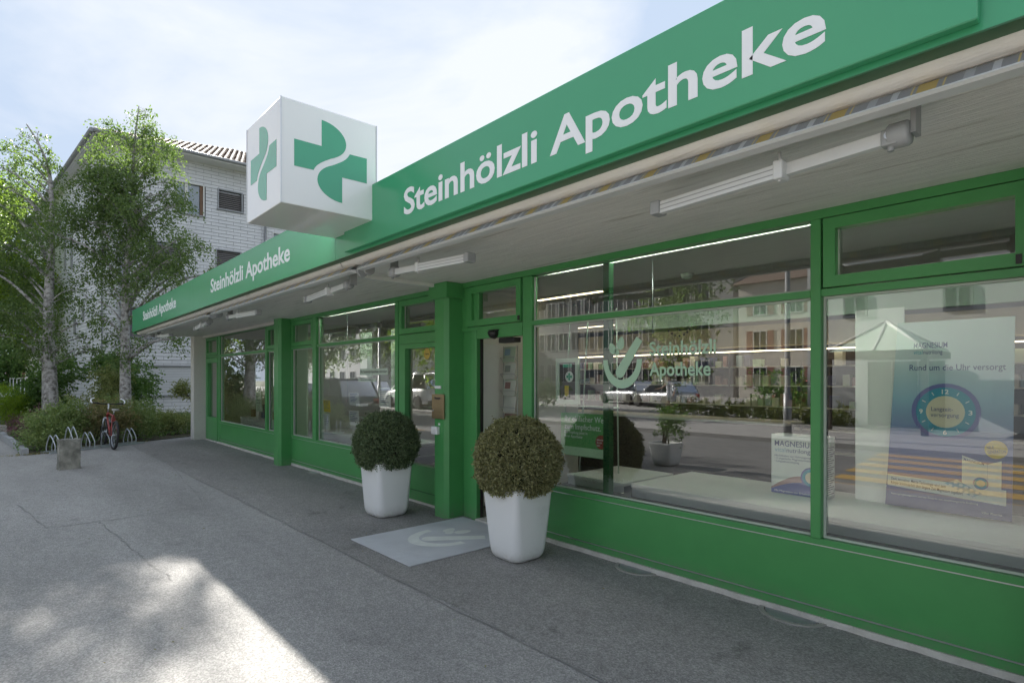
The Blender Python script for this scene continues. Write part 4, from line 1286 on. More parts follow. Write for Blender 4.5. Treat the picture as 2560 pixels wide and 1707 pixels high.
# small dark vent windows and long stair windows in the left wall
def on_left(s, z): return pA + WLD*s + NL*0.0 + Vector((0, 0, z))
for s, z, w_, h_ in ((3.4, 4.2, 0.5, 0.9), (5.4, 3.7, 0.5, 0.9), (8.0, 7.0, 0.5, 2.2), (6.2, 6.9, 0.5, 2.2), (3.0, 1.5, 0.6, 0.7), (9.5, 9.0, 0.8, 1.2)):
    p = on_left(s, z); q = on_left(s+w_, z)
    mb = MB(); o = NL*0.045
    mb.add([p+o, q+o, q+o+Vector((0,0,h_)), p+o+Vector((0,0,h_)), p, q, q+Vector((0,0,h_)), p+Vector((0,0,h_))], [(3,2,1,0),(0,1,5,4),(1,2,6,5),(2,3,7,6),(3,0,4,7)])
    mb.build('wall_panel', 'zinc', house)
# windows of the right wall
def hwin(y0, y1, z0, z1, kind):
    mb = MB(); x = HX-0.03
    f = 0.055
    mb.box(x-0.10, x+0.035, y0, y0+f, z0, z1).box(x-0.10, x+0.035, y1-f, y1, z0, z1).box(x-0.10, x+0.0352, y0+f, y1-f, z1-f, z1)
    w = mb.build('window', 'zinc' if kind != 'white' else 'window_white', house)
    MB().box(x-0.10, x+0.075, y0-0.03, y1+0.03, z0-0.03, z0+0.02).build('sill', 'zinc', w)
    if kind == 'blind':
        n = int((z1-z0-0.1)/0.085)
        for k in range(n):
            zz = z0+0.05+k*0.085
            s = MB(); s.add([(x-0.03, y0+f, zz), (x-0.03, y1-f, zz), (x-0.075, y1-f, zz+0.06), (x-0.075, y0+f, zz+0.06), (x-0.03, y0+f, zz+.008), (x-0.03, y1-f, zz+.008), (x-0.075, y1-f, zz+0.068), (x-0.075, y0+f, zz+0.068)],
                  [(0,1,2,3),(7,6,5,4),(0,4,5,1),(1,5,6,2),(2,6,7,3),(3,7,4,0)])
            s.build('slat', 'blind_slat', w)
        MB().box(x-0.095, x-0.09, y0+f, y1-f, z0+.02, z1-f).build('pane', 'window_glass_dark', w)
    elif kind == 'white':
        MB().box(x-0.09, x-0.085, y0+f, y1-f, z0+0.02, z1-f).build('pane', 'window_glass_pale', w)
        MB().box(x-0.115, x-0.105, y0+f, y1-f, z0+0.02, z1-f).build('curtain', 'curtain', w)
        ym = (y0+y1)/2-0.15
        MB().box(x-0.08, x-0.02, ym-0.06, ym+0.06, z0+0.02, z1-f).build('casement_bar', 'window_white', w)
        MB().box(x-0.08, x-0.02, y1-f-0.12, y1-f, z0+0.02, z1-f).build('wood_post', 'wood_brown', w)
    elif kind == 'shutter':
        n = int((z1-z0-0.1)/0.07)
        s = MB()
        for k in range(n):
            zz = z0+0.02+k*0.07
            MB().box(x-0.06, x-0.035-0.008*(k % 1), y0+f, y1-f, zz+0.004, zz+0.066).build('slat', 'shutter_metal', w)
        MB().box(x-0.09, x-0.07, y0+f, y1-f, z0, z1-f).build('backing', 'blind_slat', w)
kinds = ['white', 'blind', 'blind', 'blind', 'white', 'shutter', 'blind']
for (a, b, c, d), k in zip(openings, kinds):
    hwin(a, b, c, d, k)
MB().tube([(HX+0.07, 4.0-0.35, 0.1), (HX+0.07, 3.65, 7.5)], 0.055, 10).build('downpipe', 'zinc', house)
MB().tube([(HX+0.07, 9.35, 5.0), (HX+0.07, 9.35, 9.0)], 0.05, 10).build('downpipe', 'zinc', house)
# roof: eaves with boarded soffit, gutters, tiled hip
eA = Vector((HX+0.80, HY0-0.31, EZ)); eB = eA + WLD*(LEN+1); eD = Vector((HX+0.80, HYN+0.5, EZ)); eC = eB + Vector((0, 15, 0))
nb = 5
wallA = Vector((HX-0.05, HY0+0.06, EZ))
for k in range(nb):
    t0, t1 = k/nb+0.01, (k+1)/nb-0.01
    # left eave boards (run along the wall)
    a0 = eA.lerp(wallA, t0); a1 = eA.lerp(wallA, t1)
    b0 = a0 + WLD*LEN; b1 = a1 + WLD*LEN
    mb = MB(); z = 0.02*(k % 1)
    mb.add([a0, a1, b1, b0] + [p+Vector((0,0,.02)) for p in (a0, a1, b1, b0)], [(0,1,2,3),(7,6,5,4),(0,4,5,1),(1,5,6,2),(2,6,7,3),(3,7,4,0)])
    mb.build('soffit_board', 'shutter_metal', house)
mb = MB(); mb.box(HX-0.04, HX+0.80, HY0+0.1, HYN, EZ-0.005, EZ+0.02); mb.build('soffit_board', 'window_white', house)
mb = MB(); mb.box(HX+0.74, HX+0.79, HY0-0.25, HYN, EZ-0.02, EZ+0.14); mb.build('fascia_board', 'window_white', house)
MB().tube([eA+Vector((0.04, 0.0, .10)), eD+Vector((0.04, 0, .10))], 0.075, 10).build('gutter', 'zinc', house)
MB().tube([eA+Vector((0.0, -0.05, .10)), eB+Vector((0, -0.05, .10))], 0.085, 10).build('gutter', 'zinc', house)
ridge0 = eA + Vector((-7.0, 7.2, 3.1)); ridge1 = eD + Vector((-7.0, -2.0, 3.1))
rz = Vector((0, 0, 0.14))
mb = MB(); mb.add([eA+rz, eD+rz, ridge1+rz, ridge0+rz, eB+rz, eC+rz], [(0,1,2,3),(0,3,4),(3,2,5,4)]); roof = mb.build('roof', 'roof_tile', house)
# tiles of the visible roof slope as one mesh of real pieces
mb = MB()
up = (Vector((-7.0, 0, 3.1)))
UL = up.length; un = up.normalized(); nn = Vector((3.1, 0, 7.0)).normalized()
rnd = random.Random(8)
for r_ in range(int(UL/0.36)):
    s0 = r_*0.36
    ymin = HY0-0.3 + s0/UL*7.2
    y = ymin
    while y < HYN:
        if y < 14:
            p = Vector((eA.x, y, EZ+0.15)) + un*s0 + nn*rnd.uniform(0.0, 0.012)
            tw = 0.23
            vs = []
            for dy, hh in ((0, 0.0), (0.07, 0.028), (0.15, 0.028), (0.22, 0.0)):
                vs.append(p+Vector((0, dy, 0))+nn*(hh+0.02)); 
            for dy, hh in ((0, 0.0), (0.07, 0.028), (0.15, 0.028), (0.22, 0.0)):
                vs.append(p+Vector((0, dy, 0))+un*0.40+nn*hh)
            for dy in (0, 0.22):
                vs.append(p+Vector((0, dy, 0)))
            mb.add(vs, [(0,1,5,4),(1,2,6,5),(2,3,7,6),(8,9,3,2,1,0)])
        y += 0.235
mb.build('roof_tiles', 'roof_tile', house, kind='stuff')

# reddish house far left, behind the domed hedge
mat('red_tile', (0.36, 0.20, 0.165), 0.8, var=0.12, vscale=2, bump=0.2)
rh = thing('red_house', 'low reddish shingled house beyond the domed hedge', 'building', (-58, 2.0, 0))
MB().box(-70, -56, 0.2, 10, 0, 3.2).build('wall', 'red_tile', rh)
cl = MB()
for k in range(20):
    z = 0.1+k*0.155
    cl.add([(-55.97, 0.2, z), (-55.97, 10, z), (-55.995, 10, z+0.155), (-55.995, 0.2, z+0.155), (-56.0, 0.2, z), (-56.0, 10, z)], [(0,1,2,3),(4,5,1,0)])
cl.build('shingle_courses', 'red_tile', rh, kind='stuff')
mb = MB(); mb.add([(-70.3, -.2, 3.2), (-55.6, -.2, 3.2), (-55.6, 10.3, 3.2), (-70.3, 10.3, 3.2), (-66, 5, 5.2), (-60, 5, 5.2)], [(0,1,5,4),(1,2,5),(2,3,4,5),(3,0,4),(3,2,1,0)])
mb.build('roof', 'roof_tile', rh)
# white handrail and flat concrete lid at the left edge
hr = thing('handrail', 'white metal handrail in front of the reddish house', 'railing', (-31, 0.6, 0))
hr_ = MB(); hr_.tube([(-33.5, 0.25, 1.6), (-27.5, 0.85, 1.6)], 0.025, 8); hr_.build('top_rail', 'white_metal', hr)
for k in range(7):
    x = -33.5+k*1.0; y = 0.25+0.1*k
    MB().tube([(x, y, 0), (x, y, 1.59)], 0.017, 6).build('post', 'white_metal', hr)
lid = thing('concrete_box', 'flat-lidded pale concrete utility box between the hedges', 'utility box', (-28.8, -0.1, 0))
MB().bbox(-30.2, -27.4, -0.5, 0.35, 0.95, 1.05, 0.01).build('lid', 'satin_white', lid)
MB().box(-30.0, -27.6, -0.4, 0.25, 0.0, 0.95).build('body', 'granite', lid)

# ------------------------------------------------------------------ concrete block, bicycle rack, bicycle
bl = MB()
bm = bmesh.new(); bmesh.ops.create_cube(bm, size=1)
bmesh.ops.subdivide_edges(bm, edges=list(bm.edges), cuts=7, use_grid_fill=True)
rnd = random.Random(2)
for v in bm.verts:
    x, y, z = v.co
    edge = sum(1 for c in (x, y, z) if abs(abs(c)-0.5) < 1e-4)
    k = 0.012 if edge >= 2 else 0.003
    v.co = Vector((x*0.19, y*0.305, (z+0.5)*0.53)) * 1.0 + Vector((rnd.uniform(-k, k), rnd.uniform(-k, k), rnd.uniform(-k, k) if z > -0.49 else 0))
bl.bm(bm)
c_, s_ = math.cos(R(8)), math.sin(R(8))
bl.v = [(-12.87+x*c_-y*s_, 0.885+x*s_+y*c_, z-0.004) for x, y, z in bl.v]
bl.build('concrete_block', 'old_concrete', None, loc=(-12.87, 0.885, 0), label='weathered grey concrete bollard block standing on the asphalt', cat='bollard')

ra = Vector((-15.62, 0.72, 0)); rb = Vector((-16.75, 2.62, 0))
rd = (rb-ra).normalized(); rn = Vector((rd.y, -rd.x, 0))     # rn points to the forecourt
if rn.x < 0: rn = -rn
for half, lab in ((0, 'galvanised bicycle rack section behind the concrete block, empty'), (1, 'galvanised bicycle rack section holding the red bicycle')):
    t = thing('bicycle_rack', lab, 'bicycle rack', tuple(ra+(rb-ra)*(0.25+0.5*half)))
    L = (rb-ra).length
    o = MB()
    for side in (0.0, 0.26):
        p = ra + rd*(half*L/2+0.02) - rn*side; q = ra + rd*((half+1)*L/2-0.02) - rn*side
        vs = []
        for e in (p, q):
            for dn, z in ((0, 0.004), (0.05, 0.004), (0.05, 0.045), (0, 0.045)):
                vs.append(e+rn*dn+Vector((0, 0, z)))
        o.add(vs, [(3,2,1,0),(4,5,6,7),(0,1,5,4),(1,2,6,5),(2,3,7,6),(3,0,4,7)])
    o.build('base_rail', 'galvanised', t)
    ns = 3 if half == 0 else 2
    for k in range(ns):
        s = half*L/2 + L/2*((k+0.5)/ns)
        hi = 0.36 + (0.14 if k == 1 and half == 0 else 0.0)
        h = MB()
        for dl in (-0.055, 0.055):
            c = ra + rd*(s+dl)
            path = smooth_path([c+rn*0.02+Vector((0,0,0.03)), c+rn*0.02+Vector((0,0,hi*0.5)), c-rn*0.10+Vector((0,0,hi)), c-rn*0.16+Vector((0,0,hi*0.98)), c-rn*0.24+Vector((0,0,hi*0.4)), c-rn*0.24+Vector((0,0,0.03))], 4)
            h.tube(path, 0.011, 8)
        h.build('wheel_holder', 'galvanised', t)

# bicycle: rear towards the camera, front wheel in the rack; built in its own frame (x forward, z up)
mat('bike_red', (0.30, 0.040, 0.035), 0.3, var=0.05, coat=0.3)
mat('tyre', (0.035, 0.035, 0.036), 0.85, var=0.1, bump=0.4, bscale=150)
mat('saddle_grey', (0.45, 0.44, 0.42), 0.6, var=0.05)
bk = thing('bicycle', 'red mountain bicycle with white bar ends parked in the rack', 'bicycle', (-15.63, 1.90, 0.0), local=True)
def ringp(cx, cz, r, n=28, y=0): return [(cx+r*math.cos(2*math.pi*k/n), y, cz+r*math.sin(2*math.pi*k/n)) for k in range(n+1)]
WR = 0.325
def wheel(cx, nm):
    w = MB(); w.tube(ringp(cx, WR, WR-0.024, 32), 0.026, 8, caps=False); wh = w.build('wheel', 'tyre', bk)
    r_ = MB(); r_.tube(ringp(cx, WR, WR-0.055, 32), 0.011, 6, caps=False); r_.build('rim', 'steel', wh)
    sp = MB()
    for k in range(16):
        a = 2*math.pi*k/16
        sp.tube([(cx+0.02*math.cos(a+.5), 0.03*(1 if k % 2 else -1), WR+0.02*math.sin(a+.5)), (cx+(WR-.06)*math.cos(a), 0, WR+(WR-.06)*math.sin(a))], 0.0016, 4)
    sp.build('spokes', 'steel', wh)
    h = MB(); h.lathe([(0.018, -.045), (0.026, -.03), (0.018, 0), (0.026, .03), (0.018, .045)], 12, (cx, 0, WR), axis='Y'); h.build('hub', 'steel', wh)
wheel(0.33, 'rear'); wheel(1.40, 'front')
bbp = (0.75, 0, 0.30); seat_t = (0.60, 0, 0.78); head_t = (1.18, 0, 0.80); head_b = (1.215, 0, 0.70)
f = MB()
f.tube([bbp, seat_t], 0.018, 10); f.tube([bbp, head_b], 0.021, 10); f.tube([(0.61, 0, 0.74), head_t], 0.019, 10); f.tube([head_t, head_b], 0.022, 10)
for y in (-0.06, 0.06):
    f.tube([(bbp[0], y*0.6, bbp[2]), (0.33, y, WR)], 0.011, 8); f.tube([(0.61, y*.4, 0.72), (0.33, y, WR)], 0.010, 8)
f.build('frame', 'bike_red', bk)
fk = MB()
for y in (-0.058, 0.058):
    fk.tube([(1.23, y, 0.66), (1.40, y, WR)], 0.016, 8)
fk.tube([(1.225, -.06, 0.67), (1.225, .06, 0.67)], 0.018, 8); fk.build('fork', 'steel', bk)
st = MB(); st.tube([(0.60, 0, 0.77), (0.575, 0, 0.87)], 0.013, 8); st.build('seat_post', 'steel', bk)
sa = MB()
prof = [(0.42, 0.075, 0.885), (0.47, 0.08, 0.895), (0.53, 0.055, 0.888), (0.60, 0.03, 0.882), (0.68, 0.02, 0.880), (0.71, 0.012, 0.872)]
vs = []
for x, w_, z in prof:
    for k in range(8):
        a = 2*math.pi*k/8
        vs.append((x, w_*math.cos(a), z+0.022*math.sin(a)))
sa.add(vs, [(i*8+k, i*8+(k+1) % 8, (i+1)*8+(k+1) % 8, (i+1)*8+k) for i in range(5) for k in range(8)] + [tuple(reversed(range(8))), tuple(range(40, 48))], True)
sa.build('saddle', 'saddle_grey', bk)
hb_ = MB(); hb_.tube([(1.17, 0, 0.82), (1.15, 0, 0.96)], 0.016, 8); hb_.tube([(1.15, 0, 0.96), (1.21, 0, 1.00)], 0.018, 8); hb_.build('stem', 'aluminium', bk)
h2 = MB(); h2.tube([(1.20, -.30, 1.02), (1.215, -.12, 1.0), (1.215, .12, 1.0), (1.20, .30, 1.02)], 0.013, 8); hbar = h2.build('handlebar', 'black_plastic', bk)
for s_ in (-1, 1):
    g_ = MB(); g_.tube([(1.205, s_*.17, 1.01), (1.20, s_*.30, 1.02)], 0.017, 8); g_.build('grip', 'black_plastic', hbar)
    e_ = MB(); e_.tube(smooth_path([(1.20, s_*.31, 1.02), (1.24, s_*.335, 1.05), (1.30, s_*.32, 1.10), (1.34, s_*.26, 1.13)], 4), 0.014, 8); e_.build('bar_end', 'letter_white', bk)
cr_ = MB(); cr_.lathe([(0.085, -.004), (0.085, .004)], 24, (0.75, -.05, .30), axis='Y'); cr_.tube([(0.75, -.07, .30), (0.75, -.08, .13)], 0.011, 6); cr_.tube([(0.75, .07, .30), (0.75, .08, .47)], 0.011, 6); cr_.build('crank', 'steel', bk)
for y, z in ((-.12, .13), (.12, .47)):
    MB().box(0.71, 0.79, y-.045, y+.045, z-.012, z+.012).build('pedal', 'black_plastic', bk)
ch = MB(); ch.tube([(0.75, -.05, .385), (0.33, -.04, .36)], 0.005, 4); ch.tube([(0.75, -.05, .215), (0.33, -.04, .29)], 0.005, 4); ch.build('chain', 'black_plastic', bk)
rf = MB(); rf.box(0.545, 0.56, -.03, .03, .62, .66); rf.build('rear_reflector', 'bike_red', bk)
bp = MB(); bp.box(0.60, 0.66, -0.05, 0.05, 0.60, 0.64); bp.build('brake', 'steel', bk)
fwd = Vector((-0.997, -0.075, 0)).normalized()
bk.location = tuple(Vector((-15.63, 1.87, 0.0)) - fwd*0.33)
bk.rotation_euler = (R(4), 0, math.atan2(fwd.y, fwd.x))
# ------------------------------------------------------------------ inside the shop windows
def plain(name, m, label, cat, fn, loc=None, group=None):
    mb = MB(); fn(mb); return mb.build(name, m, None, label=label, cat=cat, group=group, loc=loc)
# raised window floors and display benches
for x0, x1, lab in ((-4.20, 3.0, 'logo window'), (-10.62, -6.9, 'window reflecting the parked car'), (-15.30, -11.05, 'window nearest the end pier')):
    MB().box(x0, x1, 4.10, 5.6, 0.40, 0.50).build('window_floor', 'carpet_grey', shop)
def bench(x0, x1, y0, y1, z0, z1, label):
    t = thing('display_bench', label, 'bench', ((x0+x1)/2, (y0+y1)/2, 0.5), group='white display benches')
    MB().bbox(x0, x1, y0, y1, z1-0.035, z1, 0.004, 1).build('top', 'interior_white', t)
    MB().box(x0+0.01, x1-0.01, y0+0.01, y0+0.03, z0+0.001, z1-0.036).build('front', 'interior_white', t)
bench(-3.30, 2.4, 4.40, 5.45, 0.50, 0.62, 'long low white display bench carrying the magnesium carton')
bench(-4.15, -3.42, 4.44, 5.3, 0.50, 0.60, 'short white display bench under the vaccination poster')
bench(-10.5, -7.2, 4.36, 5.0, 0.50, 0.64, 'white display bench behind the window with the information strips')
bench(-15.1, -12.2, 4.40, 5.0, 0.50, 0.66, 'white display bench in the window nearest the end pier')
for x0, x1 in ((-4.15, -1.60), (-1.42, -0.48), (-9.48, -6.95), (-15.3, -12.1)):
    MB().box(x0, x1, 4.098, 4.125, 2.678, 2.694).build('hidden_fill_strip', 'fill_white', shop)  # added glowing strip, out of sight behind the head rail, brightens the displays
for y, x0, x1, nm in ((5.35, -5.55, -4.40, 'warm ceiling light strip over the leaflet rack'), (8.9, -10.4, -0.6, 'warm ceiling light strip over the sales counter'), (5.6, -15.6, -11.6, 'warm ceiling light strip in the end room')):
    t = thing('ceiling_light', nm, 'ceiling light', ((x0+x1)/2, y, 2.66))
    MB().box(x0, x1, y-0.04, y+0.04, 2.640, 2.661).build('housing', 'interior_white', t)
    MB().box(x0+0.02, x1-0.02, y-0.025, y+0.025, 2.632, 2.6395).build('tube', 'led_warm', t)
# slim inner posts
for x in (-3.36, 1.2):
    MB().box(x, x+0.065, 4.075, 4.14, SILL, HEAD).build('inner_post', 'green_dark', shop)
# rear shelving with warm light strips
def shelf_wall(x0, x1, y, label, seed):
    t = thing('lit_shelving', label, 'shelving', ((x0+x1)/2, y, 0))
    MB().box(x0, x1, y, y+0.5, 2.18, 2.56).build('header', 'beige_panel', t)
    MB().box(x0, x1, y-0.02, y+0.0, 2.085, 2.105).build('light_strip', 'led_warm', t)
    MB().box(x0, x1, y+0.40, y+0.45, 0, 2.18).build('back', 'wood_dark', t)
    n = max(2, int((x1-x0)/1.2))
    for k in range(n+1):
        x = x0+(x1-x0)*k/n
        MB().box(x-0.015, x+0.015, y+0.02, y+0.40, 0, 2.08).build('upright', 'wood_dark', t)
    for z in (0.35, 0.72, 1.09, 1.46, 1.80):
        MB().box(x0+0.02, x1-0.02, y+0.03, y+0.40, z, z+0.02).build('shelf', 'interior_white', t)
    rnd = random.Random(seed)
    cols = ['paper', 'print_blue', 'interior_white', 'sticker_pale', 'interior_white', 'print_rose', 'sticker_green', 'print_light']
    mat('print_rose', (0.42, 0.25, 0.24), 0.55, var=0.08); mat('print_light', (0.32, 0.45, 0.56), 0.55, var=0.03); mat('sticker_pale', (0.56, 0.66, 0.55), 0.6, var=0.02)
    for z in (1.11, 1.48, 1.82):
        x = x0+0.05
        while x < x1-0.2:
            w = rnd.uniform(0.06, 0.16); h = rnd.uniform(0.10, 0.22)
            if rnd.random() < 0.8 and not any(abs(x+w/2-(x0+(x1-x0)*k/n)) < 0.11 for k in range(n+1)):
                MB().box(x, x+w, y+0.08, y+0.22, z+0.001, z+h).build('carton', rnd.choice(cols), t)
            x += w+rnd.uniform(0.01, 0.06)
shelf_wall(-10.6, -0.2, 10.2, 'long lit medicine shelving at the back of the sales room', 1)
shelf_wall(0.2, 6.0, 9.0, 'lit medicine shelving in the right part of the sales room', 2)
ct = thing('sales_counter', 'dark sales counter with pale top inside the pharmacy', 'counter', (-6.5, 8.2, 0))
MB().box(-9.5, -3.5, 8.0, 8.5, 0, 0.95).build('body', 'wood_dark', ct); MB().bbox(-9.6, -3.4, 7.95, 8.6, 0.951, 0.99, 0.005, 1).build('top', 'interior_white', ct)
mat('sticker_pale', (0.56, 0.66, 0.55), 0.6, var=0.02)
MB().box(-4.45, 3.0, 5.62, 5.70, 2.17, 2.33).build('bulkhead', 'sticker_pale', shop)
for x, nm in ((-3.02, 'thin suspension wire hanging left over the window lettering'), (-1.62, 'thin suspension wire hanging beside the mullion over the magnesium carton'), (-9.1, 'thin suspension wire in the window with the information strips')):
    t = thing('suspension_wire', nm, 'wire', (x, 4.35, 2.0))
    MB().tube([(x, 4.35, 1.2 if x < -9 else 2.0), (x, 4.35, 2.655)], 0.004, 6).build('wire', 'steel', t)
    MB().lathe([(0.022, 0), (0.022, 0.008)], 12, (x, 4.35, 2.652)).build('fixing', 'steel', t)
MB().lathe([(0.0, -.05), (0.05, -.045), (0.06, -.02), (0.065, 0.0)], 18, (-3.2, 5.2, 2.66)).build('smoke_detector', 'interior_white', None, label='round white smoke detector on the ceiling behind the logo window', cat='smoke detector')

# stickers on the glass
gs = thing('window_logo', 'pale green mortar logo with Steinhölzli Apotheke lettering on the shop window', 'window sticker', (-2.8, 4.05, 1.5))
logo_mesh(T_south(-3.13, 4.0515, 1.765), 0.42, 0.001).build('logo', 'sticker_green', gs)
text_obj('Steinhölzli', 'lettering', 'sticker_green', T_south(-2.845, 4.051, 1.795), width=0.60, height=0.155, bold=0.018, depth=0.0006, parent=gs)
text_obj('Apotheke', 'lettering', 'sticker_green', T_south(-2.845, 4.051, 1.625), width=0.555, height=0.155, bold=0.018, depth=0.0006, parent=gs)
for x, z in ((-2.66, 1.985), (-2.63, 1.962), (-2.60, 1.945), (-2.56, 1.940), (-2.52, 1.948), (-2.49, 1.966), (-2.47, 1.988), (-2.56, 1.985)):
    MB().lathe([(0.0085, 0), (0.0085, 0.001)], 10, (x, 4.0505, z), axis='Y').build('dot', 'print_black', gs)
st1 = thing('info_strip', 'white strip reading Die Steinhölzli Apotheke informiert on the window', 'window sticker', (-7.62, 4.05, 1.65))
MB().box(-8.05, -7.20, 4.0495, 4.0515, 1.652, 1.745).build('strip', 'sticker_pale', st1)
text_obj('Die Steinhölzli Apotheke informiert', 'lettering', 'print_black', T_south(-8.03, 4.0488, 1.682), width=0.81, height=0.058, bold=0.003, depth=0.0005, parent=st1)
st2 = thing('info_strip', 'smaller white strip reading Calcium und Vitamin D on the window', 'window sticker', (-7.82, 4.05, 1.56))
MB().box(-8.10, -7.55, 4.0495, 4.0515, 1.555, 1.602).build('strip', 'sticker_pale', st2)
text_obj('Calcium und Vitamin D', 'lettering', 'print_black', T_south(-8.05, 4.0488, 1.57), width=0.42, height=0.032, bold=0.003, depth=0.0005, parent=st2)
st3 = thing('round_sticker', 'round amber sticker on the glazed side door', 'window sticker', (-6.21, 4.045, 1.91))
MB().lathe([(0.072, 0), (0.072, 0.0015)], 28, (-6.21, 4.046, 1.914), axis='Y').build('disc', 'amber', st3)
text_obj('Zugang', 'lettering', 'print_black', T_south(-6.26, 4.0452, 1.905), width=0.10, height=0.03, bold=0.003, depth=0.0005, parent=st3)

# standing sheets and hanging panels in the second window
def card(name, x0, x1, y, z0, z1, m, label, lines=0, lean=0.06, cat='display card'):
    t = thing(name, label, cat, ((x0+x1)/2, y, z0))
    T = Matrix.Translation((x0, y, z0)) @ Matrix.Rotation(lean, 4, 'X') @ Matrix(((1,0,0,0),(0,0,-1,0),(0,1,0,0),(0,0,0,1)))
    mb = MB(); mb.prism([(0, 0), (x1-x0, 0), (x1-x0, z1-z0), (0, z1-z0)], 0.006, T); mb.build('sheet', m, t)
    ln = MB()
    for k in range(lines):
        zz = (z1-z0)*(0.86-0.7*k/max(1, lines)); w = (x1-x0)
        ln.prism([(w*.12, zz), (w*(.86-.13*(k % 3)), zz), (w*(.86-.13*(k % 3)), zz+0.009), (w*.12, zz+0.009)], 0.001, T @ Matrix.Translation((0, 0, 0.0065)))
    if lines: ln.build('print', 'print_blue', t, kind='stuff')
    return t
card('text_card', -9.36, -8.99, 4.52, 1.14, 1.36, 'paper', 'white text card, upper one of the middle pair in the information window', 6)
card('text_card', -9.36, -8.99, 4.52, 0.80, 1.05, 'paper', 'white text card, lower one of the middle pair in the information window', 6)
card('text_card', -8.30, -7.93, 4.52, 1.14, 1.46, 'paper', 'white text card hanging below the information strips', 7)
card('text_card', -10.42, -10.14, 4.52, 0.98, 1.20, 'yellow', 'yellow text card in the narrow pane beside the green column', 4)
card('text_card', -10.42, -10.14, 4.52, 0.66, 0.95, 'paper', 'white text card under the yellow one beside the green column', 6)
card('hanging_panel', -9.42, -8.98, 4.75, 1.62, 2.40, 'sticker_pale', 'pale translucent hanging panel left in the information window', 0, 0.0, 'hanging panel')
card('hanging_panel', -8.34, -7.92, 4.75, 1.30, 2.40, 'sticker_pale', 'pale translucent hanging panel over the information strips', 0, 0.0, 'hanging panel')
card('hanging_panel', -6.62, -6.22, 4.6, 0.45, 1.90, 'interior_white', 'pale panel standing behind the glazed side door', 0, 0.0, 'hanging panel')
card('text_card', -14.36, -13.92, 4.55, 0.82, 1.62, 'sticker_pale', 'tall pale text card in the window nearest the end pier', 8)
card('logo_card', -14.9, -14.5, 4.7, 1.5, 1.95, 'sticker_pale', 'pale card with blurred logo in the window nearest the end pier', 0)
# boxes behind the first window
for k in range(7):
    x = -15.0+k*0.38; h = 0.18+0.07*((k*3) % 4)
    MB().box(x, x+0.2, 4.62, 4.8, 0.661, 0.66+h).build('carton', ['bike_red', 'paper', 'print_blue', 'interior_white'][k % 4], None,
        label='%s %s carton on the bench in the window nearest the end pier' % (['lowest', 'low', 'tall', 'squat', 'slim', 'upright', 'broad'][k], ['red', 'white', 'dark blue', 'pale'][k % 4]), cat='carton', group='cartons in the end window')

# picture frame on wires and the vaccination poster easel
pf = thing('cross_picture', 'white framed picture with a green cross standing above the vaccination poster', 'picture', (-4.48, 4.8, 1.3))
fx0, fx1, fz0, fz1, fy = -4.66, -4.31, 1.31, 1.83, 4.8
fr_ = MB(); b = 0.05
fr_.box(fx0, fx1, fy, fy+0.03, fz0, fz0+b).box(fx0, fx1, fy, fy+0.03, fz1-b, fz1).box(fx0, fx0+b, fy, fy+0.03, fz0+b, fz1-b).box(fx1-b, fx1, fy, fy+0.03, fz0+b, fz1-b)
fr_.build('frame', 'sticker_pale', pf)
MB().box(fx0+b, fx1-b, fy+0.015, fy+0.02, fz0+b, fz1-b).build('print_sheet', 'wood_dark', pf)
MB().lathe([(0.062, 0), (0.062, 0.002)], 24, (-4.46, fy+0.012, 1.62), axis='Y').build('disc', 'paper', pf)
cm = MB(); cm.box(-4.475, -4.445, fy+0.009, fy+0.0115, 1.578, 1.662).box(-4.502, -4.476, fy+0.009, fy+0.0115, 1.605, 1.635).box(-4.444, -4.418, fy+0.009, fy+0.0115, 1.605, 1.635); cm.build('cross', 'sign_green', pf)
MB().box(-4.56, -4.42, fy+0.011, fy+0.0145, 1.725, 1.765).build('caption', 'sign_green', pf)
MB().box(-4.53, -4.47, fy+0.011, fy+0.0145, 1.40, 1.52).build('photo_patch', 'yellow', pf)
ez = MB()
for x in (-4.62, -4.35, -3.80):
    ez.tube([(x, 4.86, 0.505), (x+0.10 if x < -4 else x-0.06, 4.90, 2.35)], 0.008, 6)
ez.tube([(-4.57, 4.835, 1.29), (-3.80, 4.87, 1.29)], 0.008, 6)
ez.build('easel_rods', 'sticker_pale', pf)
vp = thing('vaccination_poster', 'green poster reading Ihr einfacher Weg zum Impfschutz on an easel', 'poster', (-4.2, 4.8, 0.7))
mat('poster_green', (0.10, 0.34, 0.10), 0.5, var=0.05, vscale=2)
mat('poster_pale', (0.42, 0.62, 0.40), 0.5, var=0.03)
mat('poster_red', (0.30, 0.05, 0.04), 0.5, var=0.03)
MB().box(-4.56, -3.86, 4.78, 4.79, 0.74, 1.215).build('sheet', 'poster_green', vp)
MB().box(-4.555, -3.865, 4.777, 4.7795, 0.745, 0.84).build('foot_band', 'poster_pale', vp)
text_obj('Ihr einfacher Weg\nzum Impfschutz.', 'headline', 'paper', T_south(-4.50, 4.7775, 1.125), width=0.60, height=0.088, bold=0.004, depth=0.0006, parent=vp)
text_obj('Die Impfung jetzt in\nIhrer Apotheke', 'subline', 'paper', T_south(-4.50, 4.7775, 0.985), width=0.34, height=0.045, depth=0.0006, parent=vp)
MB().lathe([(0.075, 0), (0.075, 0.002)], 24, (-3.97, 4.777, 0.92), axis='Y').build('badge', 'poster_red', vp)
text_obj('Informieren\nSie sich\njetzt', 'badge_lettering', 'paper', T_south(-4.025, 4.7755, 0.935), width=0.11, height=0.03, depth=0.0005, parent=vp)

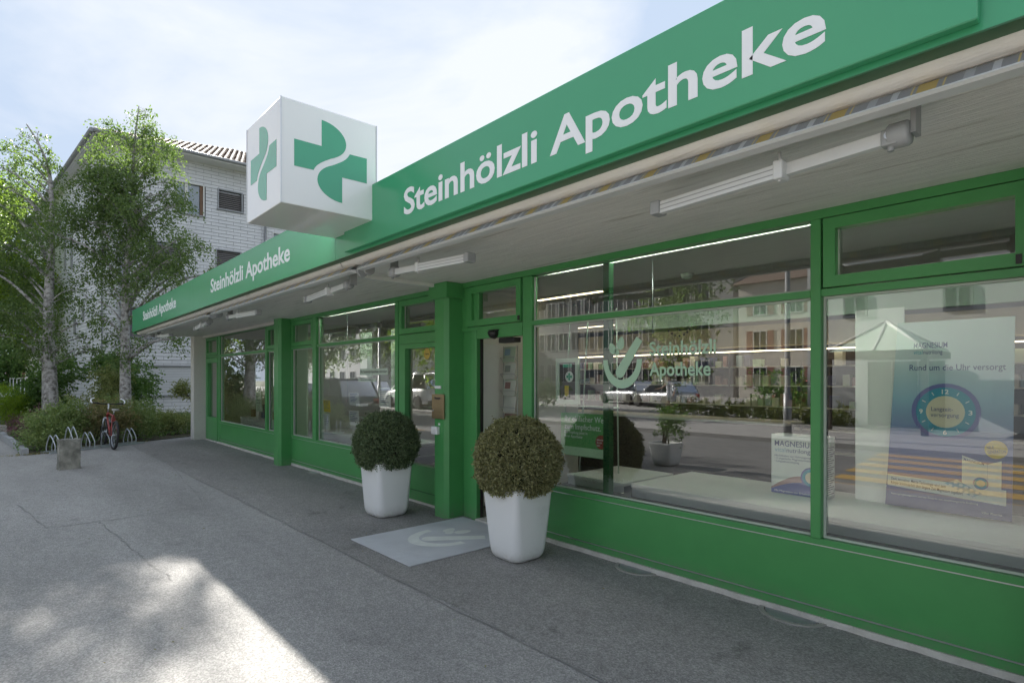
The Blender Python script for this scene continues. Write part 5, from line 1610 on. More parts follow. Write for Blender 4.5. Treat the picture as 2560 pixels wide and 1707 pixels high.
# magnesium carton
mc = thing('magnesium_carton', 'large white magnesium display carton with blue print beside the mullion', 'carton', (-2.0, 5.0, 0.62))
bx0, bx1, by0, by1, bz0, bz1 = -2.245, -1.80, 4.98, 5.16, 0.621, 1.122
MB().bbox(bx0, bx1, by0, by1, bz0, bz1, 0.003, 1).build('carton_body', 'paper', mc)
yb = by0-0.0006
mat('print_violet', (0.15, 0.16, 0.40), 0.55, var=0.05)
mat('print_teal', (0.045, 0.30, 0.42), 0.55, var=0.04)
mat('print_cream', (0.68, 0.62, 0.45), 0.55, var=0.03)
mat('print_light', (0.32, 0.45, 0.56), 0.55, var=0.03)
mat('print_rose', (0.42, 0.25, 0.24), 0.55, var=0.08)
T0 = T_south(bx0, yb, bz0)
wv = MB(); n = 14
low = [(0.444*k/n, 0.035+0.06*math.sin(math.pi*k/n*0.9)+0.03*k/n) for k in range(n+1)]
wv.prism([(0.001, 0.002), (0.444, 0.002)] + low[::-1], 0.0005, T0); wv.build('wave_print', 'print_violet', mc)
w2 = MB(); up_ = [(x, z+0.012+0.04*math.sin(x*7)) for x, z in low]
w2.prism(low + up_[::-1], 0.0005, T0); w2.build('wave_print', 'print_rose', mc)
def dial(T, r, parent, txt=True):
    def disc(r0, m, nm, h, n=32):
        q = MB(); q.prism([(r0*math.cos(2*math.pi*k/n), r0*math.sin(2*math.pi*k/n)) for k in range(n)], h, T); q.build(nm, m, parent)
    disc(r, 'print_violet', 'dial_rim', 0.0010); disc(r*0.86, 'print_teal', 'dial_ring', 0.0014); disc(r*0.56, 'print_cream', 'dial_face', 0.0018)
    if txt:
        for s_, a in (('12', 90), ('6', 270), ('9', 180), ('3', 0)):
            w_ = r*0.20*(1.0 if len(s_) == 2 else 0.55)
            text_obj(s_, 'dial_number', 'paper', T @ Matrix.Translation((r*0.71*math.cos(R(a))-w_/2, r*0.71*math.sin(R(a))-r*0.08, 0.0016)), width=w_, height=r*0.22, bold=0.02, depth=0.0004, parent=parent)
        tk = MB()
        for k in range(12):
            if k % 3 == 0: continue
            a = R(30*k); d_ = Vector((math.cos(a), math.sin(a), 0)); p_ = Vector((-d_.y, d_.x, 0))
            q = [d_*r*.66+p_*r*.012, d_*r*.66-p_*r*.012, d_*r*.78-p_*r*.012, d_*r*.78+p_*r*.012]
            tk.prism([(v.x, v.y) for v in q], 0.0018, T)
        tk.build('dial_ticks', 'paper', parent, kind='stuff')
dial(T_south(bx0+0.33, yb, bz0+0.16), 0.085, mc, False)
text_obj('MAGNESIUM', 'title', 'print_blue', T_south(bx0+0.03, yb-0.0005, bz0+0.405), width=0.33, height=0.066, bold=0.004, depth=0.0004, parent=mc)
text_obj('vital', 'subtitle', 'print_light', T_south(bx0+0.03, yb-0.0005, bz0+0.355), width=0.09, height=0.055, depth=0.0004, parent=mc)
text_obj('nutrilong', 'subtitle', 'print_blue', T_south(bx0+0.13, yb-0.0005, bz0+0.355), width=0.19, height=0.055, depth=0.0004, parent=mc)
text_obj('Hochdosiert zur Nahrungsergänzung\n• 2 organische Magnesiumsalze\n• Langzeitversorgung', 'small_print', 'print_blue', T_south(bx0+0.03, yb-0.0005, bz0+0.315), width=0.36, height=0.024, depth=0.0003, parent=mc)
text_obj('Mit Magnesium zur Erhaltung', 'small_print', 'paper', T_south(bx0+0.03, yb-0.0008, bz0+0.016), width=0.30, height=0.022, depth=0.0003, parent=mc)
sl = MB()
for k in range(22):
    z = bz1-0.09-k*0.018
    sl.box(bx1, bx1+0.0012, by0+0.02, by1-0.02-0.03*(k % 3), z, z+0.006)
sl.build('side_print', 'print_black', mc, kind='stuff')

# big clock poster in the right window
cp = thing('clock_poster', 'large blue magnesium poster with clock dial reading Rund um die Uhr versorgt', 'poster', (-1.05, 5.05, 0.62))
def poster_mat():
    m = bpy.data.materials.new('poster_sky'); m.use_nodes = True
    nt = m.node_tree; b_ = nt.nodes['Principled BSDF']; b_.inputs['Roughness'].default_value = 0.35
    g = nt.nodes.new('ShaderNodeNewGeometry'); s_ = nt.nodes.new('ShaderNodeSeparateXYZ'); nt.links.new(g.outputs['Position'], s_.inputs[0])
    mr = nt.nodes.new('ShaderNodeMapRange'); mr.inputs[1].default_value = 0.64; mr.inputs[2].default_value = 2.0
    nt.links.new(s_.outputs[2], mr.inputs[0])
    c = nt.nodes.new('ShaderNodeValToRGB'); e = c.color_ramp.elements
    e[0].position = 0.0; e[0].color = (0.045, 0.05, 0.16, 1); e[1].position = 1.0; e[1].color = (0.62, 0.68, 0.68, 1)
    for p, col in ((0.15, (0.09, 0.10, 0.30, 1)), (0.38, (0.13, 0.17, 0.40, 1)), (0.60, (0.30, 0.48, 0.60, 1)), (0.8, (0.52, 0.62, 0.64, 1))):
        q = e.new(p); q.color = col
    nt.links.new(mr.outputs[0], c.inputs[0]); nt.links.new(c.outputs[0], b_.inputs['Base Color'])
    MATS['poster_sky'] = m
poster_mat()
px0, px1, pz0, pz1, py = -1.40, -0.66, 0.64, 2.02, 5.06
q = MB(); q.add([(px0-0.01, py, pz0), (px1-0.01, py, pz0), (px1, py+0.05, pz1), (px0+0.06, py+0.05, pz1), (px0-0.01, py+0.006, pz0), (px1-0.01, py+0.006, pz0), (px1, py+0.056, pz1), (px0+0.06, py+0.056, pz1)],
                [(0,1,2,3),(7,6,5,4),(0,4,5,1),(1,5,6,2),(2,6,7,3),(3,7,4,0)]); q.build('sheet', 'poster_sky', cp)
lean = math.atan2(0.05, pz1-pz0)
TP = Matrix.Translation((px0, py-0.0015, pz0)) @ Matrix.Rotation(-lean, 4, 'X') @ Matrix(((1,0,0,0),(0,0,-1,0),(0,1,0,0),(0,0,0,1)))
def PT(x, z, h=0.0): return TP @ Matrix.Translation((x, z, h))
text_obj('MAGNESIUM', 'title', 'print_blue', PT(0.165, 1.185), width=0.205, height=0.058, bold=0.004, depth=0.0005, parent=cp)
text_obj('vital', 'subtitle', 'print_teal', PT(0.165, 1.14), width=0.055, height=0.045, depth=0.0005, parent=cp)
text_obj('nutrilong', 'subtitle', 'print_blue', PT(0.226, 1.14), width=0.115, height=0.045, bold=0.004, depth=0.0005, parent=cp)
text_obj('Rund um die Uhr versorgt', 'headline', 'print_blue', PT(0.14, 1.02), width=0.555, height=0.062, bold=0.004, depth=0.0005, parent=cp)
dial(PT(0.36, 0.72), 0.205, cp)
text_obj('Langzeit-\nversorgung', 'dial_lettering', 'print_blue', PT(0.275, 0.725, 0.003), width=0.165, height=0.042, depth=0.0004, parent=cp)
fb = MB(); fb.prism([(0.005, 0.15), (0.70, 0.10), (0.70, 0.205), (0.005, 0.235)], 0.0008, TP); fb.build('white_band', 'paper', cp)
text_obj('Dank innovativer Matrix-Technologie wird dem\nKörper kontinuierlich über längere Zeit Magnesium zugeführt.', 'small_print', 'print_black', PT(0.03, 0.195, 0.001) @ Matrix.Rotation(-0.055, 4, 'Z'), width=0.44, height=0.030, bold=0.008, depth=0.0004, parent=cp)
text_obj('Nahrungsergänzungsmittel sind kein Ersatz für eine abwechslungsreiche Ernährung', 'small_print', 'paper', PT(0.03, 0.085, 0.001), width=0.52, height=0.018, depth=0.0004, parent=cp)
text_obj('Vifor Pharma', 'small_print', 'paper', PT(0.57, 0.03, 0.001), width=0.11, height=0.02, depth=0.0004, parent=cp)
bd = MB(); bd.prism([(0.062*math.cos(2*math.pi*k/28), 0.062*math.sin(2*math.pi*k/28)) for k in range(28)], 0.0012, PT(0.645, 0.475)); bd.build('badge', 'yellow', cp)
text_obj('NEUE\nGENERATION', 'badge_lettering', 'print_black', PT(0.598, 0.475, 0.0016) @ Matrix.Rotation(0.14, 4, 'Z'), width=0.097, height=0.03, bold=0.004, depth=0.0004, parent=cp)
pb = MB(); pb.prism([(0.46, 0.21), (0.60, 0.13), (0.60, 0.37), (0.46, 0.42)], 0.0012, TP); pb.build('pictured_box', 'paper', cp)
pb = MB(); pb.prism([(0.601, 0.13), (0.675, 0.155), (0.675, 0.40), (0.601, 0.37)], 0.0012, TP); pb.build('pictured_box', 'interior_white', cp)
text_obj('MAGNESIUM', 'small_print', 'print_blue', PT(0.468, 0.385, 0.002) @ Matrix.Rotation(-0.2, 4, 'Z'), width=0.115, height=0.026, bold=0.003, depth=0.0004, parent=cp)
dial(PT(0.565, 0.235, 0.0014), 0.042, cp, False)
bp_ = MB(); bp_.prism([(0.36, 0.21), (0.52, 0.135), (0.575, 0.165), (0.43, 0.245)], 0.0022, TP); bp_.build('pictured_blister', 'print_light', cp)
for k in range(10):
    i, j = k % 5, k//5
    c = (0.395+0.03*i+0.03*j, 0.20-0.013*i+0.022*j)
    d = MB(); d.prism([(c[0]+0.012*math.cos(2*math.pi*a/10), c[1]+0.009*math.sin(2*math.pi*a/10)) for a in range(10)], 0.004, TP); d.build('pictured_tablet', 'paper', cp)
MB().box(-1.66, -1.32, 5.20, 5.215, 0.621, 2.15).build('backdrop_panel', 'interior_white', None, label='tall pale fabric panel standing behind the clock poster', cat='display panel')
MB().box(-0.62, 0.5, 5.30, 5.315, 0.621, 2.15).build('backdrop_panel', 'print_light', None, label='tall pale blue panel standing at the right of the clock poster', cat='display panel')

# leaflet rack just inside the entrance
lr = thing('leaflet_rack', 'wire leaflet rack full of brochures inside the open entrance', 'rack', (-5.35, 4.62, 0))
wr = MB()
for dx in (-0.13, 0.13):
    wr.tube([(-5.34+dx, 4.70, 0.02), (-5.34+dx, 4.70, 2.0)], 0.006, 6)
for z in (0.02, 0.5, 1.0, 1.5, 1.98):
    wr.tube([(-5.47, 4.70, z), (-5.21, 4.70, z)], 0.004, 6)
wr.build('wire_frame', 'steel', lr)
cols = ['paper', 'interior_white', 'sticker_pale', 'paper', 'paper', 'interior_white', 'print_rose', 'paper', 'sign_green']
for k in range(9):
    z = 1.80-k*0.205
    for j in range(2):
        T = Matrix.Translation((-5.455+j*0.012+0.002*k, 4.675-0.012*j, z)) @ Matrix.Rotation(-0.16, 4, 'X') @ Matrix(((1,0,0,0),(0,0,-1,0),(0,1,0,0),(0,0,0,1)))
        mb = MB(); mb.prism([(0, 0), (0.215, 0), (0.215, 0.20-0.012*j), (0, 0.20-0.012*j)], 0.004, T)
        br_ = mb.build('brochure', cols[(k+2*j) % 9], lr)
        if j == 1:
            p2_ = MB(); p2_.prism([(0.02, 0.085), (0.12, 0.085), (0.12, 0.165), (0.02, 0.165)], 0.0008, T @ Matrix.Translation((0, 0, 0.0042))); p2_.build('cover_print', ['print_light', 'grey_plastic', 'print_rose', 'interior_white', 'wood_dark'][k % 5], br_)
    bk_ = MB(); bk_.tube([(-5.47, 4.645, z+0.06), (-5.21, 4.645, z+0.06)], 0.003, 5); bk_.tube([(-5.47, 4.645, z+0.06), (-5.47, 4.70, z)], 0.003, 5); bk_.tube([(-5.21, 4.645, z+0.06), (-5.21, 4.70, z)], 0.003, 5); bk_.build('wire_pocket', 'steel', lr)
MB().bbox(-5.62, -5.575, 4.14, 5.05, 0.03, 2.03, 0.006, 1).build('door_leaf', 'satin_white', shop)
# ------------------------------------------------------------------ the other side of the street (it shows in the shop windows)
mat('render_grey', (0.66, 0.665, 0.66), 0.9, var=0.05, vscale=0.7, bump=0.2)
mat('render_cream', (0.66, 0.62, 0.54), 0.9, var=0.06, vscale=0.7, bump=0.2)
mat('school_wall', (0.33, 0.33, 0.33), 0.85, var=0.06, vscale=0.7)
mat('red_shutter', (0.26, 0.12, 0.10), 0.6, var=0.08)
def facade(name, label, x0, x1, yf, depth, h, wallm, rows, win_w, win_h, gap, z0, zstep, framem, roofm='roof_tile', pitch=0.0, shutters=False, x_off=0.6):
    """a building whose front looks to +y"""
    t = thing(name, label, 'building', ((x0+x1)/2, yf-depth/2, 0))
    MB().box(x0, x1, yf-depth, yf, 0, h).build('wall', wallm, t)
    if pitch:
        mb = MB(); e = 0.5; ym = yf-depth/2
        mb.add([(x0-e, yf+e, h), (x1+e, yf+e, h), (x1+e, yf-depth-e, h), (x0-e, yf-depth-e, h), (x0+3, ym, h+pitch), (x1-3, ym, h+pitch)], [(1,0,4,5),(2,1,5),(3,2,5,4),(0,3,4),(0,1,2,3)])
        mb.build('roof', roofm, t)
    else:
        MB().box(x0-0.3, x1+0.3, yf-depth-0.3, yf+0.4, h, h+0.35).build('roof', 'zinc', t)
    f = 0.07
    fm = bpy.data.meshes.new('window'); q = MB()
    q.box(0, win_w, 0, 0.05, 0, f).box(0, win_w, 0, 0.05, win_h-f, win_h).box(0, f, 0, 0.05, f, win_h-f).box(win_w-f, win_w, 0, 0.05, f, win_h-f).box(win_w/2-.03, win_w/2+.03, 0, 0.048, f, win_h-f)
    fm.from_pydata(q.v, [], q.f); fm.materials.append(MATS[framem])
    pm = bpy.data.meshes.new('pane'); q = MB().add([(f, .02, f), (win_w-f, .02, f), (win_w-f, .02, win_h-f), (f, .02, win_h-f)], [(3,2,1,0)])
    pm.from_pydata(q.v, [], q.f); pm.materials.append(MATS['far_glass'])
    sm_ = bpy.data.meshes.new('shutter'); q = MB().box(0, win_w*.45, 0, .04, 0, win_h); sm_.from_pydata(q.v, [], q.f); sm_.materials.append(MATS['red_shutter'])
    inv = Matrix.Translation(t.location).inverted()
    for r_ in range(rows):
        x = x0+x_off
        while x+win_w < x1-0.3:
            w = bpy.data.objects.new('window', fm); COL.objects.link(w); w.parent = t; w.matrix_parent_inverse = inv; w.location = (x, yf+0.003, z0+r_*zstep)
            p = bpy.data.objects.new('pane', pm); COL.objects.link(p); p.parent = w
            if shutters:
                for xs_ in (-win_w*.47, win_w*1.02):
                    s_ = bpy.data.objects.new('shutter', sm_); COL.objects.link(s_); s_.parent = w; s_.location = (xs_, 0, 0)
            x += win_w+gap
    return t
mat('far_glass', (0.035, 0.042, 0.05), 0.08, var=0.2, vscale=0.4, spec=0.8)
facade('school_building', 'long grey school building with bands of white windows across the street', -56, -24, -38, 12, 14.5, 'school_wall', 4, 1.5, 2.0, 0.35, 1.2, 3.4, 'window_white')
facade('cream_house', 'cream house with red shutters across the street', -22.5, -12.5, -36, 10, 9.0, 'render_cream', 3, 1.1, 1.6, 1.6, 0.9, 2.8, 'window_white', pitch=3.0, shutters=True, x_off=1.2)
facade('corner_building', 'plain light grey building with few square windows across the street', -8.6, 14, -13.9, 14, 6.4, 'render_grey', 1, 0.75, 0.75, 2.1, 3.7, 2.6, 'zinc', x_off=1.2)
facade('grey_block', 'plain grey apartment block far down the street', -96, -62, -24, 14, 12, 'render_grey', 4, 1.4, 1.5, 1.5, 1.0, 2.8, 'window_white')
# glass pyramid porch of the corner building
pp = thing('pyramid_porch', 'glazed pyramid porch roof with dark doors across the street', 'porch', (-5.7, -12.6, 0))
apex = Vector((-5.65, -12.3, 3.35)); cs = [Vector(p) for p in ((-6.95, -11.1, 2.42), (-4.35, -11.1, 2.42), (-4.35, -13.5, 2.42), (-6.95, -13.5, 2.42))]
for k in range(4):
    a, b = cs[k], cs[(k+1) % 4]
    MB().add([a, b, apex], [(0, 1, 2)]).build('roof_pane', 'sticker_pale', pp)
    MB().tube([a, apex], 0.05, 6).build('rafter', 'window_white', pp)
    m_ = (a+b)/2
    MB().tube([m_, apex], 0.035, 6).build('rafter', 'window_white', pp)
MB().box(-7.0, -4.3, -13.6, -11.05, 2.20, 2.40).build('eave_beam', 'wood_dark', pp)
for x, y in ((-6.9, -11.15), (-4.4, -11.15)):
    MB().box(x-.08, x+.08, y-.08, y+.08, 0, 2.2).build('post', 'wood_dark', pp)
for k in range(3):
    MB().box(-6.6+k*.72, -6.6+k*.72+.68, -13.8, -13.75, 0.05, 2.15).build('door', 'far_glass', pp)

# lamp posts
def lamp(x, y, label, h=8.0):
    t = thing('street_lamp', label, 'street lamp', (x, y, 0), group='street lamps', local=True)
    MB().tube([(0, 0, 0), (0, 0, 1.2), (0, 0, 1.21), (0, 0, h)], [0.11, 0.11, 0.075, 0.055], 12).build('post', 'zinc', t)
    MB().tube(smooth_path([(0, 0, h-.05), (0, .2, h+.3), (0, .9, h+.45)], 4), 0.04, 8).build('arm', 'zinc', t)
    MB().bbox(-.12, .12, .8, 1.5, h+.40, h+.50, .02).build('lamp_head', 'aluminium', t)
lamp(-6.9, -8.2, 'grey street lamp on the far pavement by the pyramid porch')
lamp(-30, -8.2, 'grey street lamp on the far pavement by the street trees')

# street trees and hedges opposite
for i, (x, y, h, r_, lm, lab) in enumerate(((-25, -10.5, 9.5, 3.6, 'leaf_lime', 'bright green street tree opposite the information window'), (-33, -11.0, 10, 3.8, 'leaf_birch', 'dark green street tree farther down the far pavement'),
        (-42, -10.0, 11, 4.2, 'leaf_birch', 'tall street tree at the far bend of the street'), (-17.2, -19, 8, 2.8, 'leaf_birch', 'loose birch standing before the cream house'), (-50, -3.0, 10, 3.5, 'leaf_lime', 'light green tree beside the road far down the street'))):
    bg_tree('street_tree', lab, (x, y, 0), h, r_, lm, 60+i, n=18, per=7, size=0.17, group='street trees opposite', low=0.3)
shrub('street_hedge', 'big round hedge on the far side car park', (-10.6, -16.5, 0), [((0, 0, 1.1), (1.7, 1.2, 1.1)), ((1.5, .2, .9), (1.2, 1.0, .9))], 'leaf_hazel', 26, 0.13, 71, aspect=0.6, length=(.2, .5), step=.05)
shrub('street_hedge', 'low planted border with mixed shrubs on the far pavement', (-10.5, -13.2, 0), [((k*.9-2.4, 0, .35), (.7, .6, .42)) for k in range(7)], 'leaf_olive', 60, 0.09, 72, aspect=0.6)
shrub('street_hedge', 'dark clipped hedge under the street trees', (-29, -13.5, 0), [((k*1.8-7, 0, .9), (1.2, .7, 1.0)) for k in range(9)], 'leaf_hazel', 22, 0.14, 73, aspect=0.6, length=(.2, .5), step=.05)
tub = planter(-6.1, -1.1, 0.20, 0.235, 0.42, 'small white tub with a leafy shrub at the road edge behind the forecourt')
shrub('tub_shrub', 'leafy shrub growing in the small white tub at the road edge', (-6.1, -1.1, 0.38), [((0, 0, .35), (.35, .35, .34))], 'leaf_hazel', 700, 0.05, 74, aspect=0.6)

# ------------------------------------------------------------------ vehicles
mat('car_dark', (0.045, 0.048, 0.055), 0.22, metal=0.4, var=0.03, coat=1.0)
mat('car_silver', (0.50, 0.51, 0.52), 0.28, metal=0.6, var=0.02, coat=1.0)
mat('car_blue', (0.03, 0.05, 0.14), 0.25, metal=0.3, var=0.02, coat=1.0)
mat('car_white', (0.68, 0.68, 0.68), 0.3, var=0.02, coat=1.0)
mat('lamp_red', (0.35, 0.015, 0.012), 0.25, var=0.02, coat=0.5)
mat('lamp_clear', (0.60, 0.62, 0.64), 0.15, var=0.02, coat=0.5)
def car(label, loc, rz, paint, L=4.3, Wd=1.78, H=1.5, roof0=0.16, roof1=0.70, hood=0.62, group=None, bonnet=0.26, tail=0.03, clear=0.20):
    """x forward, origin under the centre; body lofted through cross sections"""
    t = thing('parked_car', label, 'car', loc, group or 'cars parked across and along the street', rz, local=True)
    hl = L/2; hw = Wd/2; belt = H*0.60
    # stations: x, bottom z, top z (beltline shape), half width
    st_ = [(-hl, 0.42, belt*.80, hw*.80), (-hl+.08, .30, belt*.96, hw*.93), (-hl*.72, .24, belt*1.0, hw), (-hl*.3, .22, belt*.99, hw), (0.15*hl, .22, belt*.97, hw), (hl*.48, .22, belt*.93, hw), (hl*.78, .24, belt*.84, hw*.97), (hl-.10, .28, belt*.70, hw*.88), (hl, .36, belt*.58, hw*.74)]
    sec = []
    for x, zb, zt, w in st_:
        s_ = [(-w*.86, zb), (-w*.97, zb+.06), (-w, zb+(zt-zb)*.45), (-w*.985, zb+(zt-zb)*.72), (-w*.90, zt-.03), (-w*.78, zt), (0, zt+.02), (w*.78, zt), (w*.90, zt-.03), (w*.985, zb+(zt-zb)*.72), (w, zb+(zt-zb)*.45), (w*.97, zb+.06), (w*.86, zb)]
        sec.append([(x, y, z) for y, z in s_])
    n = len(sec[0]); mb = MB()
    mb.add([p for s_ in sec for p in s_], [(i*n+k, (i+1)*n+k, (i+1)*n+(k+1) % n, i*n+(k+1) % n) for i in range(len(sec)-1) for k in range(n)] + [tuple(range(n)), tuple(reversed(range((len(sec)-1)*n, len(sec)*n)))], True)
    mb.build('body', paint, t)
    # greenhouse
    xr0, xr1 = -hl+L*tail+.02, hl-L*bonnet
    gh = [(xr0, belt*.97, hw*.86), (xr0+L*.085, H-.05, hw*.70), (xr0+L*.30, H, hw*.74), (xr1-L*.24, H-.02, hw*.73), (xr1, belt*.94, hw*.86)]
    vs = []
    prof = [(gh[0][0], gh[0][1]), (gh[1][0], gh[1][1]), (gh[2][0], gh[2][1]), (gh[3][0], gh[3][1]), (gh[4][0], gh[4][1])]
    roofm_ = MB(); wr = hw*.72; wb = hw*.88
    def P(x, z, s_): 
        f_ = (z-belt*.95)/(H-belt*.95); return (x, s_*(wb+(wr-wb)*f_), z)
    rl = [P(x, z, -1) for x, z in prof[1:4]]; rr = [P(x, z, 1) for x, z in prof[1:4]]
    lo = [(x, y, z-.045) for x, y, z in rl]; ro = [(x, y, z-.045) for x, y, z in rr]
    roofm_.add(rl+rr+lo+ro, [(0,1,4,3),(1,2,5,4),(6,7,1,0),(7,8,2,1),(3,4,10,9),(4,5,11,10),(0,3,9,6),(2,8,11,5)], True)
    rf_ = roofm_.build('roof', paint, t)
    g2 = MB()
    A = [P(prof[0][0], prof[0][1], s_) for s_ in (-1, 1)]; B = [P(prof[1][0], prof[1][1]-.045, s_) for s_ in (-1, 1)]
    g2.add([A[0], A[1], B[1], B[0]], [(0, 1, 2, 3)]); g2.build('rear_window', 'car_glass', t)
    g2 = MB(); A2 = [P(prof[4][0], prof[4][1], s_) for s_ in (-1, 1)]; B2_ = [P(prof[3][0], prof[3][1]-.045, s_) for s_ in (-1, 1)]
    g2.add([A2[1], A2[0], B2_[0], B2_[1]], [(0, 1, 2, 3)]); g2.build('windscreen', 'car_glass', t)
    for s_ in (-1, 1):
        xm = (prof[1][0]+prof[3][0])/2
        for xa, xb, ta, tb in ((prof[0][0]+.12, xm-.05, prof[1][0]+.05, xm-.05), (xm+.05, prof[4][0]-.14, xm+.05, prof[3][0]-.04)):
            g2 = MB(); q = [P(xa, belt*.96, s_), P(xb, belt*.95, s_), P(tb, H-.075, s_), P(ta, H-.075, s_)]
            q = [(x, y+s_*.004, z) for x, y, z in q]
            g2.add(q, [(0, 1, 2, 3) if s_ < 0 else (3, 2, 1, 0)]); g2.build('side_window', 'car_glass', t)
        for (xa, za), (xb, zb) in ((prof[0], (prof[1][0], prof[1][1]-.03)), ((xm, belt*.95), (xm, H-.03)), (prof[4], (prof[3][0], prof[3][1]-.03))):
            MB().tube([P(xa, za, s_), P(xb, zb, s_)], 0.04, 6).build('pillar', paint, t)
        for xw in (-hl*.62, hl*.64):
            r_ = .335 if H > 1.6 else .315
            w = MB(); w.lathe([(r_*.62, -.10), (r_*.95, -.10), (r_, -.07), (r_, .07), (r_*.95, .10), (r_*.62, .10)], 24, (xw, s_*(hw-.09), r_), axis='Y'); wh = w.build('wheel', 'tyre', t)
            c = MB(); c.lathe([(r_*.62, -.085), (r_*.5, -.09), (0.05, -.06), (0.05, .06), (r_*.5, .09), (r_*.62, .085)], 16, (xw, s_*(hw-.09), r_), axis='Y'); c.build('rim', 'steel', wh)
            a = MB(); a.tube([(xw+(r_+.035)*math.cos(math.pi*k/10), s_*(hw-.01), r_+(r_+.035)*math.sin(math.pi*k/10)) for k in range(11)], .035, 6); a.build('wheel_arch', 'black_plastic', t)
        MB().bbox(-hl+.0, -hl+.10, s_*hw*.62-.09, s_*hw*.62+.13*s_+.05, belt*.66, belt*.88, .02).build('tail_light', 'lamp_red', t)
        MB().bbox(hl-.16, hl-.03, s_*hw*.58-.12, s_*hw*.58+.12, belt*.50, belt*.64, .02).build('headlight', 'lamp_clear', t)
        mi = MB(); mi.bbox(hl*.22, hl*.22+.12, s_*(hw+.02)-.08, s_*(hw+.02)+.08, belt*.98, belt*1.12, .02); mi.build('mirror', paint, t)
        if H > 1.6:
            MB().tube([(prof[1][0]+.1, s_*wr*.92, H-.02), (prof[2][0], s_*wr*.92, H+.045), (prof[3][0]-.1, s_*wr*.92, H+.01)], .02, 6).build('roof_rail', 'aluminium', t)
    MB().box(-hl-.012, -hl+.02, -.26, .26, belt*.60, belt*.60+.11).build('licence_plate', 'paper', t)
    MB().bbox(-hl-.04, -hl+.12, -hw*.86, hw*.86, .30, .46, .03).build('bumper', 'black_plastic' if H > 1.6 else paint, t)
    MB().bbox(hl-.12, hl+.03, -hw*.78, hw*.78, .28, .44, .03).build('bumper', paint, t)
    MB().box(-hl*.9, hl*.9, -hw*.8, hw*.8, .18, .30).build('underbody', 'black_plastic', t)
    return t
car('dark grey off-road car parked at the near kerb, seen from behind', (-23.4, -2.6, -0.12), math.pi, 'car_dark', L=4.6, Wd=1.85, H=1.72)
car('blue small car parked ahead of the dark off-road car', (-28.8, -2.6, -0.12), math.pi, 'car_blue', L=4.0)
car('white estate car parked on the far pavement under the street trees', (-33.0, -8.8, 0), math.pi, 'car_white', L=4.5)
car('white van-like car parked near the street lamp opposite', (-27.0, -8.9, 0), math.pi, 'car_white', L=4.6, H=1.85, Wd=1.85, bonnet=0.2)
car('silver hatchback parked in the far car park', (-18.4, -19.5, 0), R(200), 'car_silver', L=4.1)
car('grey saloon parked beside the silver hatchback', (-22.4, -21.5, 0), R(200), 'car_silver', L=4.5)
car('dark red car at the back of the far car park', (-13.5, -27, 0), R(190), 'bike_red', L=4.3)

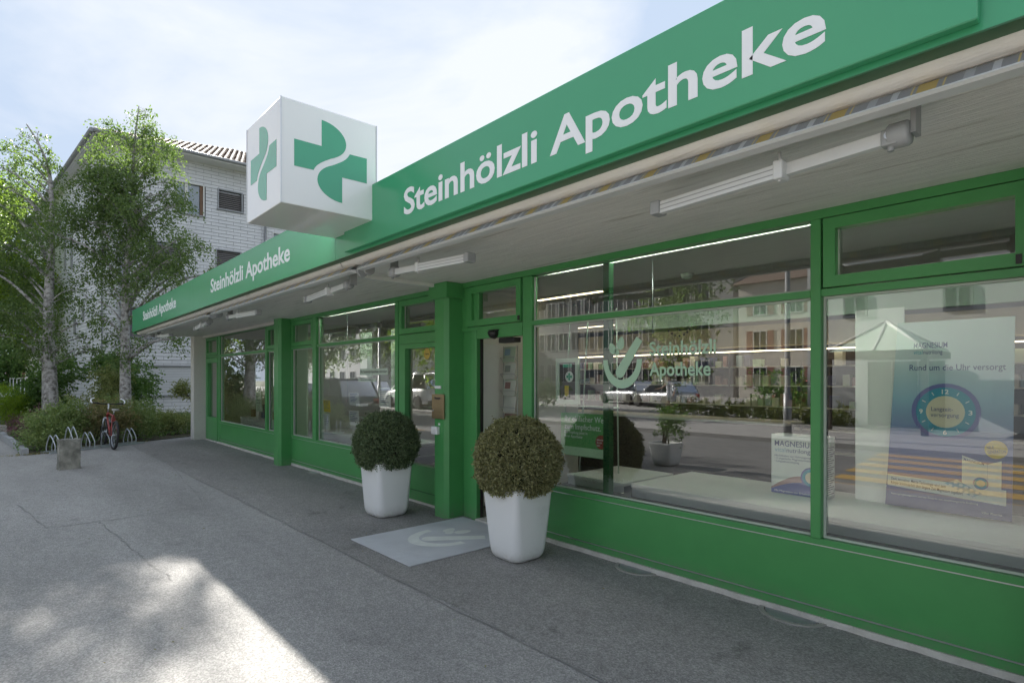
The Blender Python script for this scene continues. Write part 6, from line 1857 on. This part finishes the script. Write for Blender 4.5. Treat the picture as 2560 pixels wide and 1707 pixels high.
# ------------------------------------------------------------------ walking person in white, far pavement
def person(loc, rz):
    t = thing('person', 'walking person in white top and shorts on the far pavement', 'person', loc, None, rz, local=True)
    J = {'pel': ((0, 0, .92), .125), 'sp1': ((.01, 0, 1.06), .125), 'sp2': ((.02, 0, 1.24), .14), 'sp3': ((.03, 0, 1.40), .12), 'nk': ((.04, 0, 1.50), .055), 'h0': ((.06, 0, 1.58), .085), 'h1': ((.07, 0, 1.68), .09),
         'hl': ((0, .10, .88), .095), 'kl': ((.20, .11, .50), .06), 'al': ((.28, .11, .10), .042), 'fl': ((.42, .12, .04), .038),
         'hr': ((0, -.10, .88), .095), 'kr': ((-.06, -.11, .48), .06), 'ar': ((-.36, -.11, .16), .042), 'fr': ((-.28, -.12, .03), .036),
         'sl': ((.02, .20, 1.40), .058), 'el': ((-.16, .26, 1.16), .042), 'wl': ((-.06, .27, .93), .032),
         'sr': ((.02, -.20, 1.40), .058), 'er': ((.14, -.30, 1.20), .042), 'wr': ((.36, -.36, 1.12), .032)}
    E = [('pel','sp1'),('sp1','sp2'),('sp2','sp3'),('sp3','nk'),('nk','h0'),('h0','h1'),('pel','hl'),('hl','kl'),('kl','al'),('al','fl'),('pel','hr'),('hr','kr'),('kr','ar'),('ar','fr'),('sp3','sl'),('sl','el'),('el','wl'),('sp3','sr'),('sr','er'),('er','wr')]
    for s_, w in (('l', (-.06, .27, .93)), ('r', (.36, -.36, 1.12))):
        d = Vector((.02, 0, -.10)) if s_ == 'l' else Vector((.095, -.03, -.02))
        side = Vector((0.02, 0, 0)) if s_ == 'l' else Vector((0, .0, .022))
        J['p'+s_] = (tuple(Vector(w)+d*.5), .034); E.append(('w'+s_, 'p'+s_))
        for k, (o, ln) in enumerate(((-1.2, .8), (-.4, 1.0), (.4, .95), (1.2, .75))):
            J['f%s%d' % (s_, k)] = (tuple(Vector(w)+d*(.8+ln*.9)+side*o), .009); E.append(('p'+s_, 'f%s%d' % (s_, k)))
        J['t'+s_] = (tuple(Vector(w)+d*.9+side*2.2), .010); E.append(('p'+s_, 't'+s_))
    names = list(J)
    me = bpy.data.meshes.new('body'); me.from_pydata([J[k][0] for k in names], [(names.index(a), names.index(b)) for a, b in E], [])
    o = bpy.data.objects.new('body', me); COL.objects.link(o)
    md = o.modifiers.new('skin', 'SKIN')
    sv = me.skin_vertices
    if not sv:
        bm = bmesh.new(); bm.from_mesh(me); bm.verts.layers.skin.verify(); bm.to_mesh(me); bm.free(); sv = me.skin_vertices
    for i, k in enumerate(names):
        sv[0].data[i].radius = (J[k][1], J[k][1]); sv[0].data[i].use_root = (k == 'pel')
    ss = o.modifiers.new('sub', 'SUBSURF'); ss.levels = 2; ss.render_levels = 2
    dg = bpy.context.evaluated_depsgraph_get()
    m2 = bpy.data.meshes.new_from_object(o.evaluated_get(dg))
    bpy.data.objects.remove(o, do_unlink=True)
    mat('skin', (0.46, 0.29, 0.21), 0.55, var=0.05); mat('white_cloth', (0.75, 0.76, 0.80), 0.9, var=0.06, vscale=9); mat('hair', (0.16, 0.14, 0.12), 0.7, var=0.2)
    for k in ('skin', 'white_cloth', 'letter_white'): m2.materials.append(MATS[k])
    for p in m2.polygons:
        p.use_smooth = True
        c = p.center
        cloth = (0.62 < c.z < 1.47 and abs(c.y) < .235 and not (abs(c.x) > .20 and c.z > 1.0))
        p.material_index = 1 if cloth else (2 if c.z < .075 else 0)
    b = link(m2, 'body', t)
    hr_ = MB(); bm = bmesh.new(); bmesh.ops.create_uvsphere(bm, u_segments=16, v_segments=10, radius=.108)
    for v in bm.verts: v.co = Vector((v.co.x*.98+.05, v.co.y*.88, v.co.z*.9+1.70)); 
    bmesh.ops.delete(bm, geom=[v for v in bm.verts if v.co.z < 1.68 and v.co.x > .04], context='VERTS')
    hr_.bm(bm, True); hr_.build('hair', 'hair', t)
    ns = MB(); ns.add([(.155, -.012, 1.635), (.155, .012, 1.635), (.185, 0, 1.625), (.157, 0, 1.665)], [(0,2,3),(2,1,3),(0,1,2)]); ns.build('nose', 'skin', t)
    for y in (-.032, .032):
        e = MB(); e.lathe([(0.0, -.006), (.011, 0.0), (0.0, .006)], 8, (.150, y, 1.665), axis='X'); e.build('eye', 'print_black', t)
        e = MB(); e.lathe([(0.0, -.006), (.022, 0.0), (0.0, .006)], 8, (.06, y*2.75, 1.65), axis='Y'); e.build('ear', 'skin', t)
    mo = MB(); mo.box(.146, .156, -.022, .022, 1.598, 1.605); mo.build('mouth', 'poster_red', t)
person((-14.8, -14.5, 0.0), math.pi)
for o in list(bpy.data.objects):
    if '_local' in o.keys():
        del o['_local']
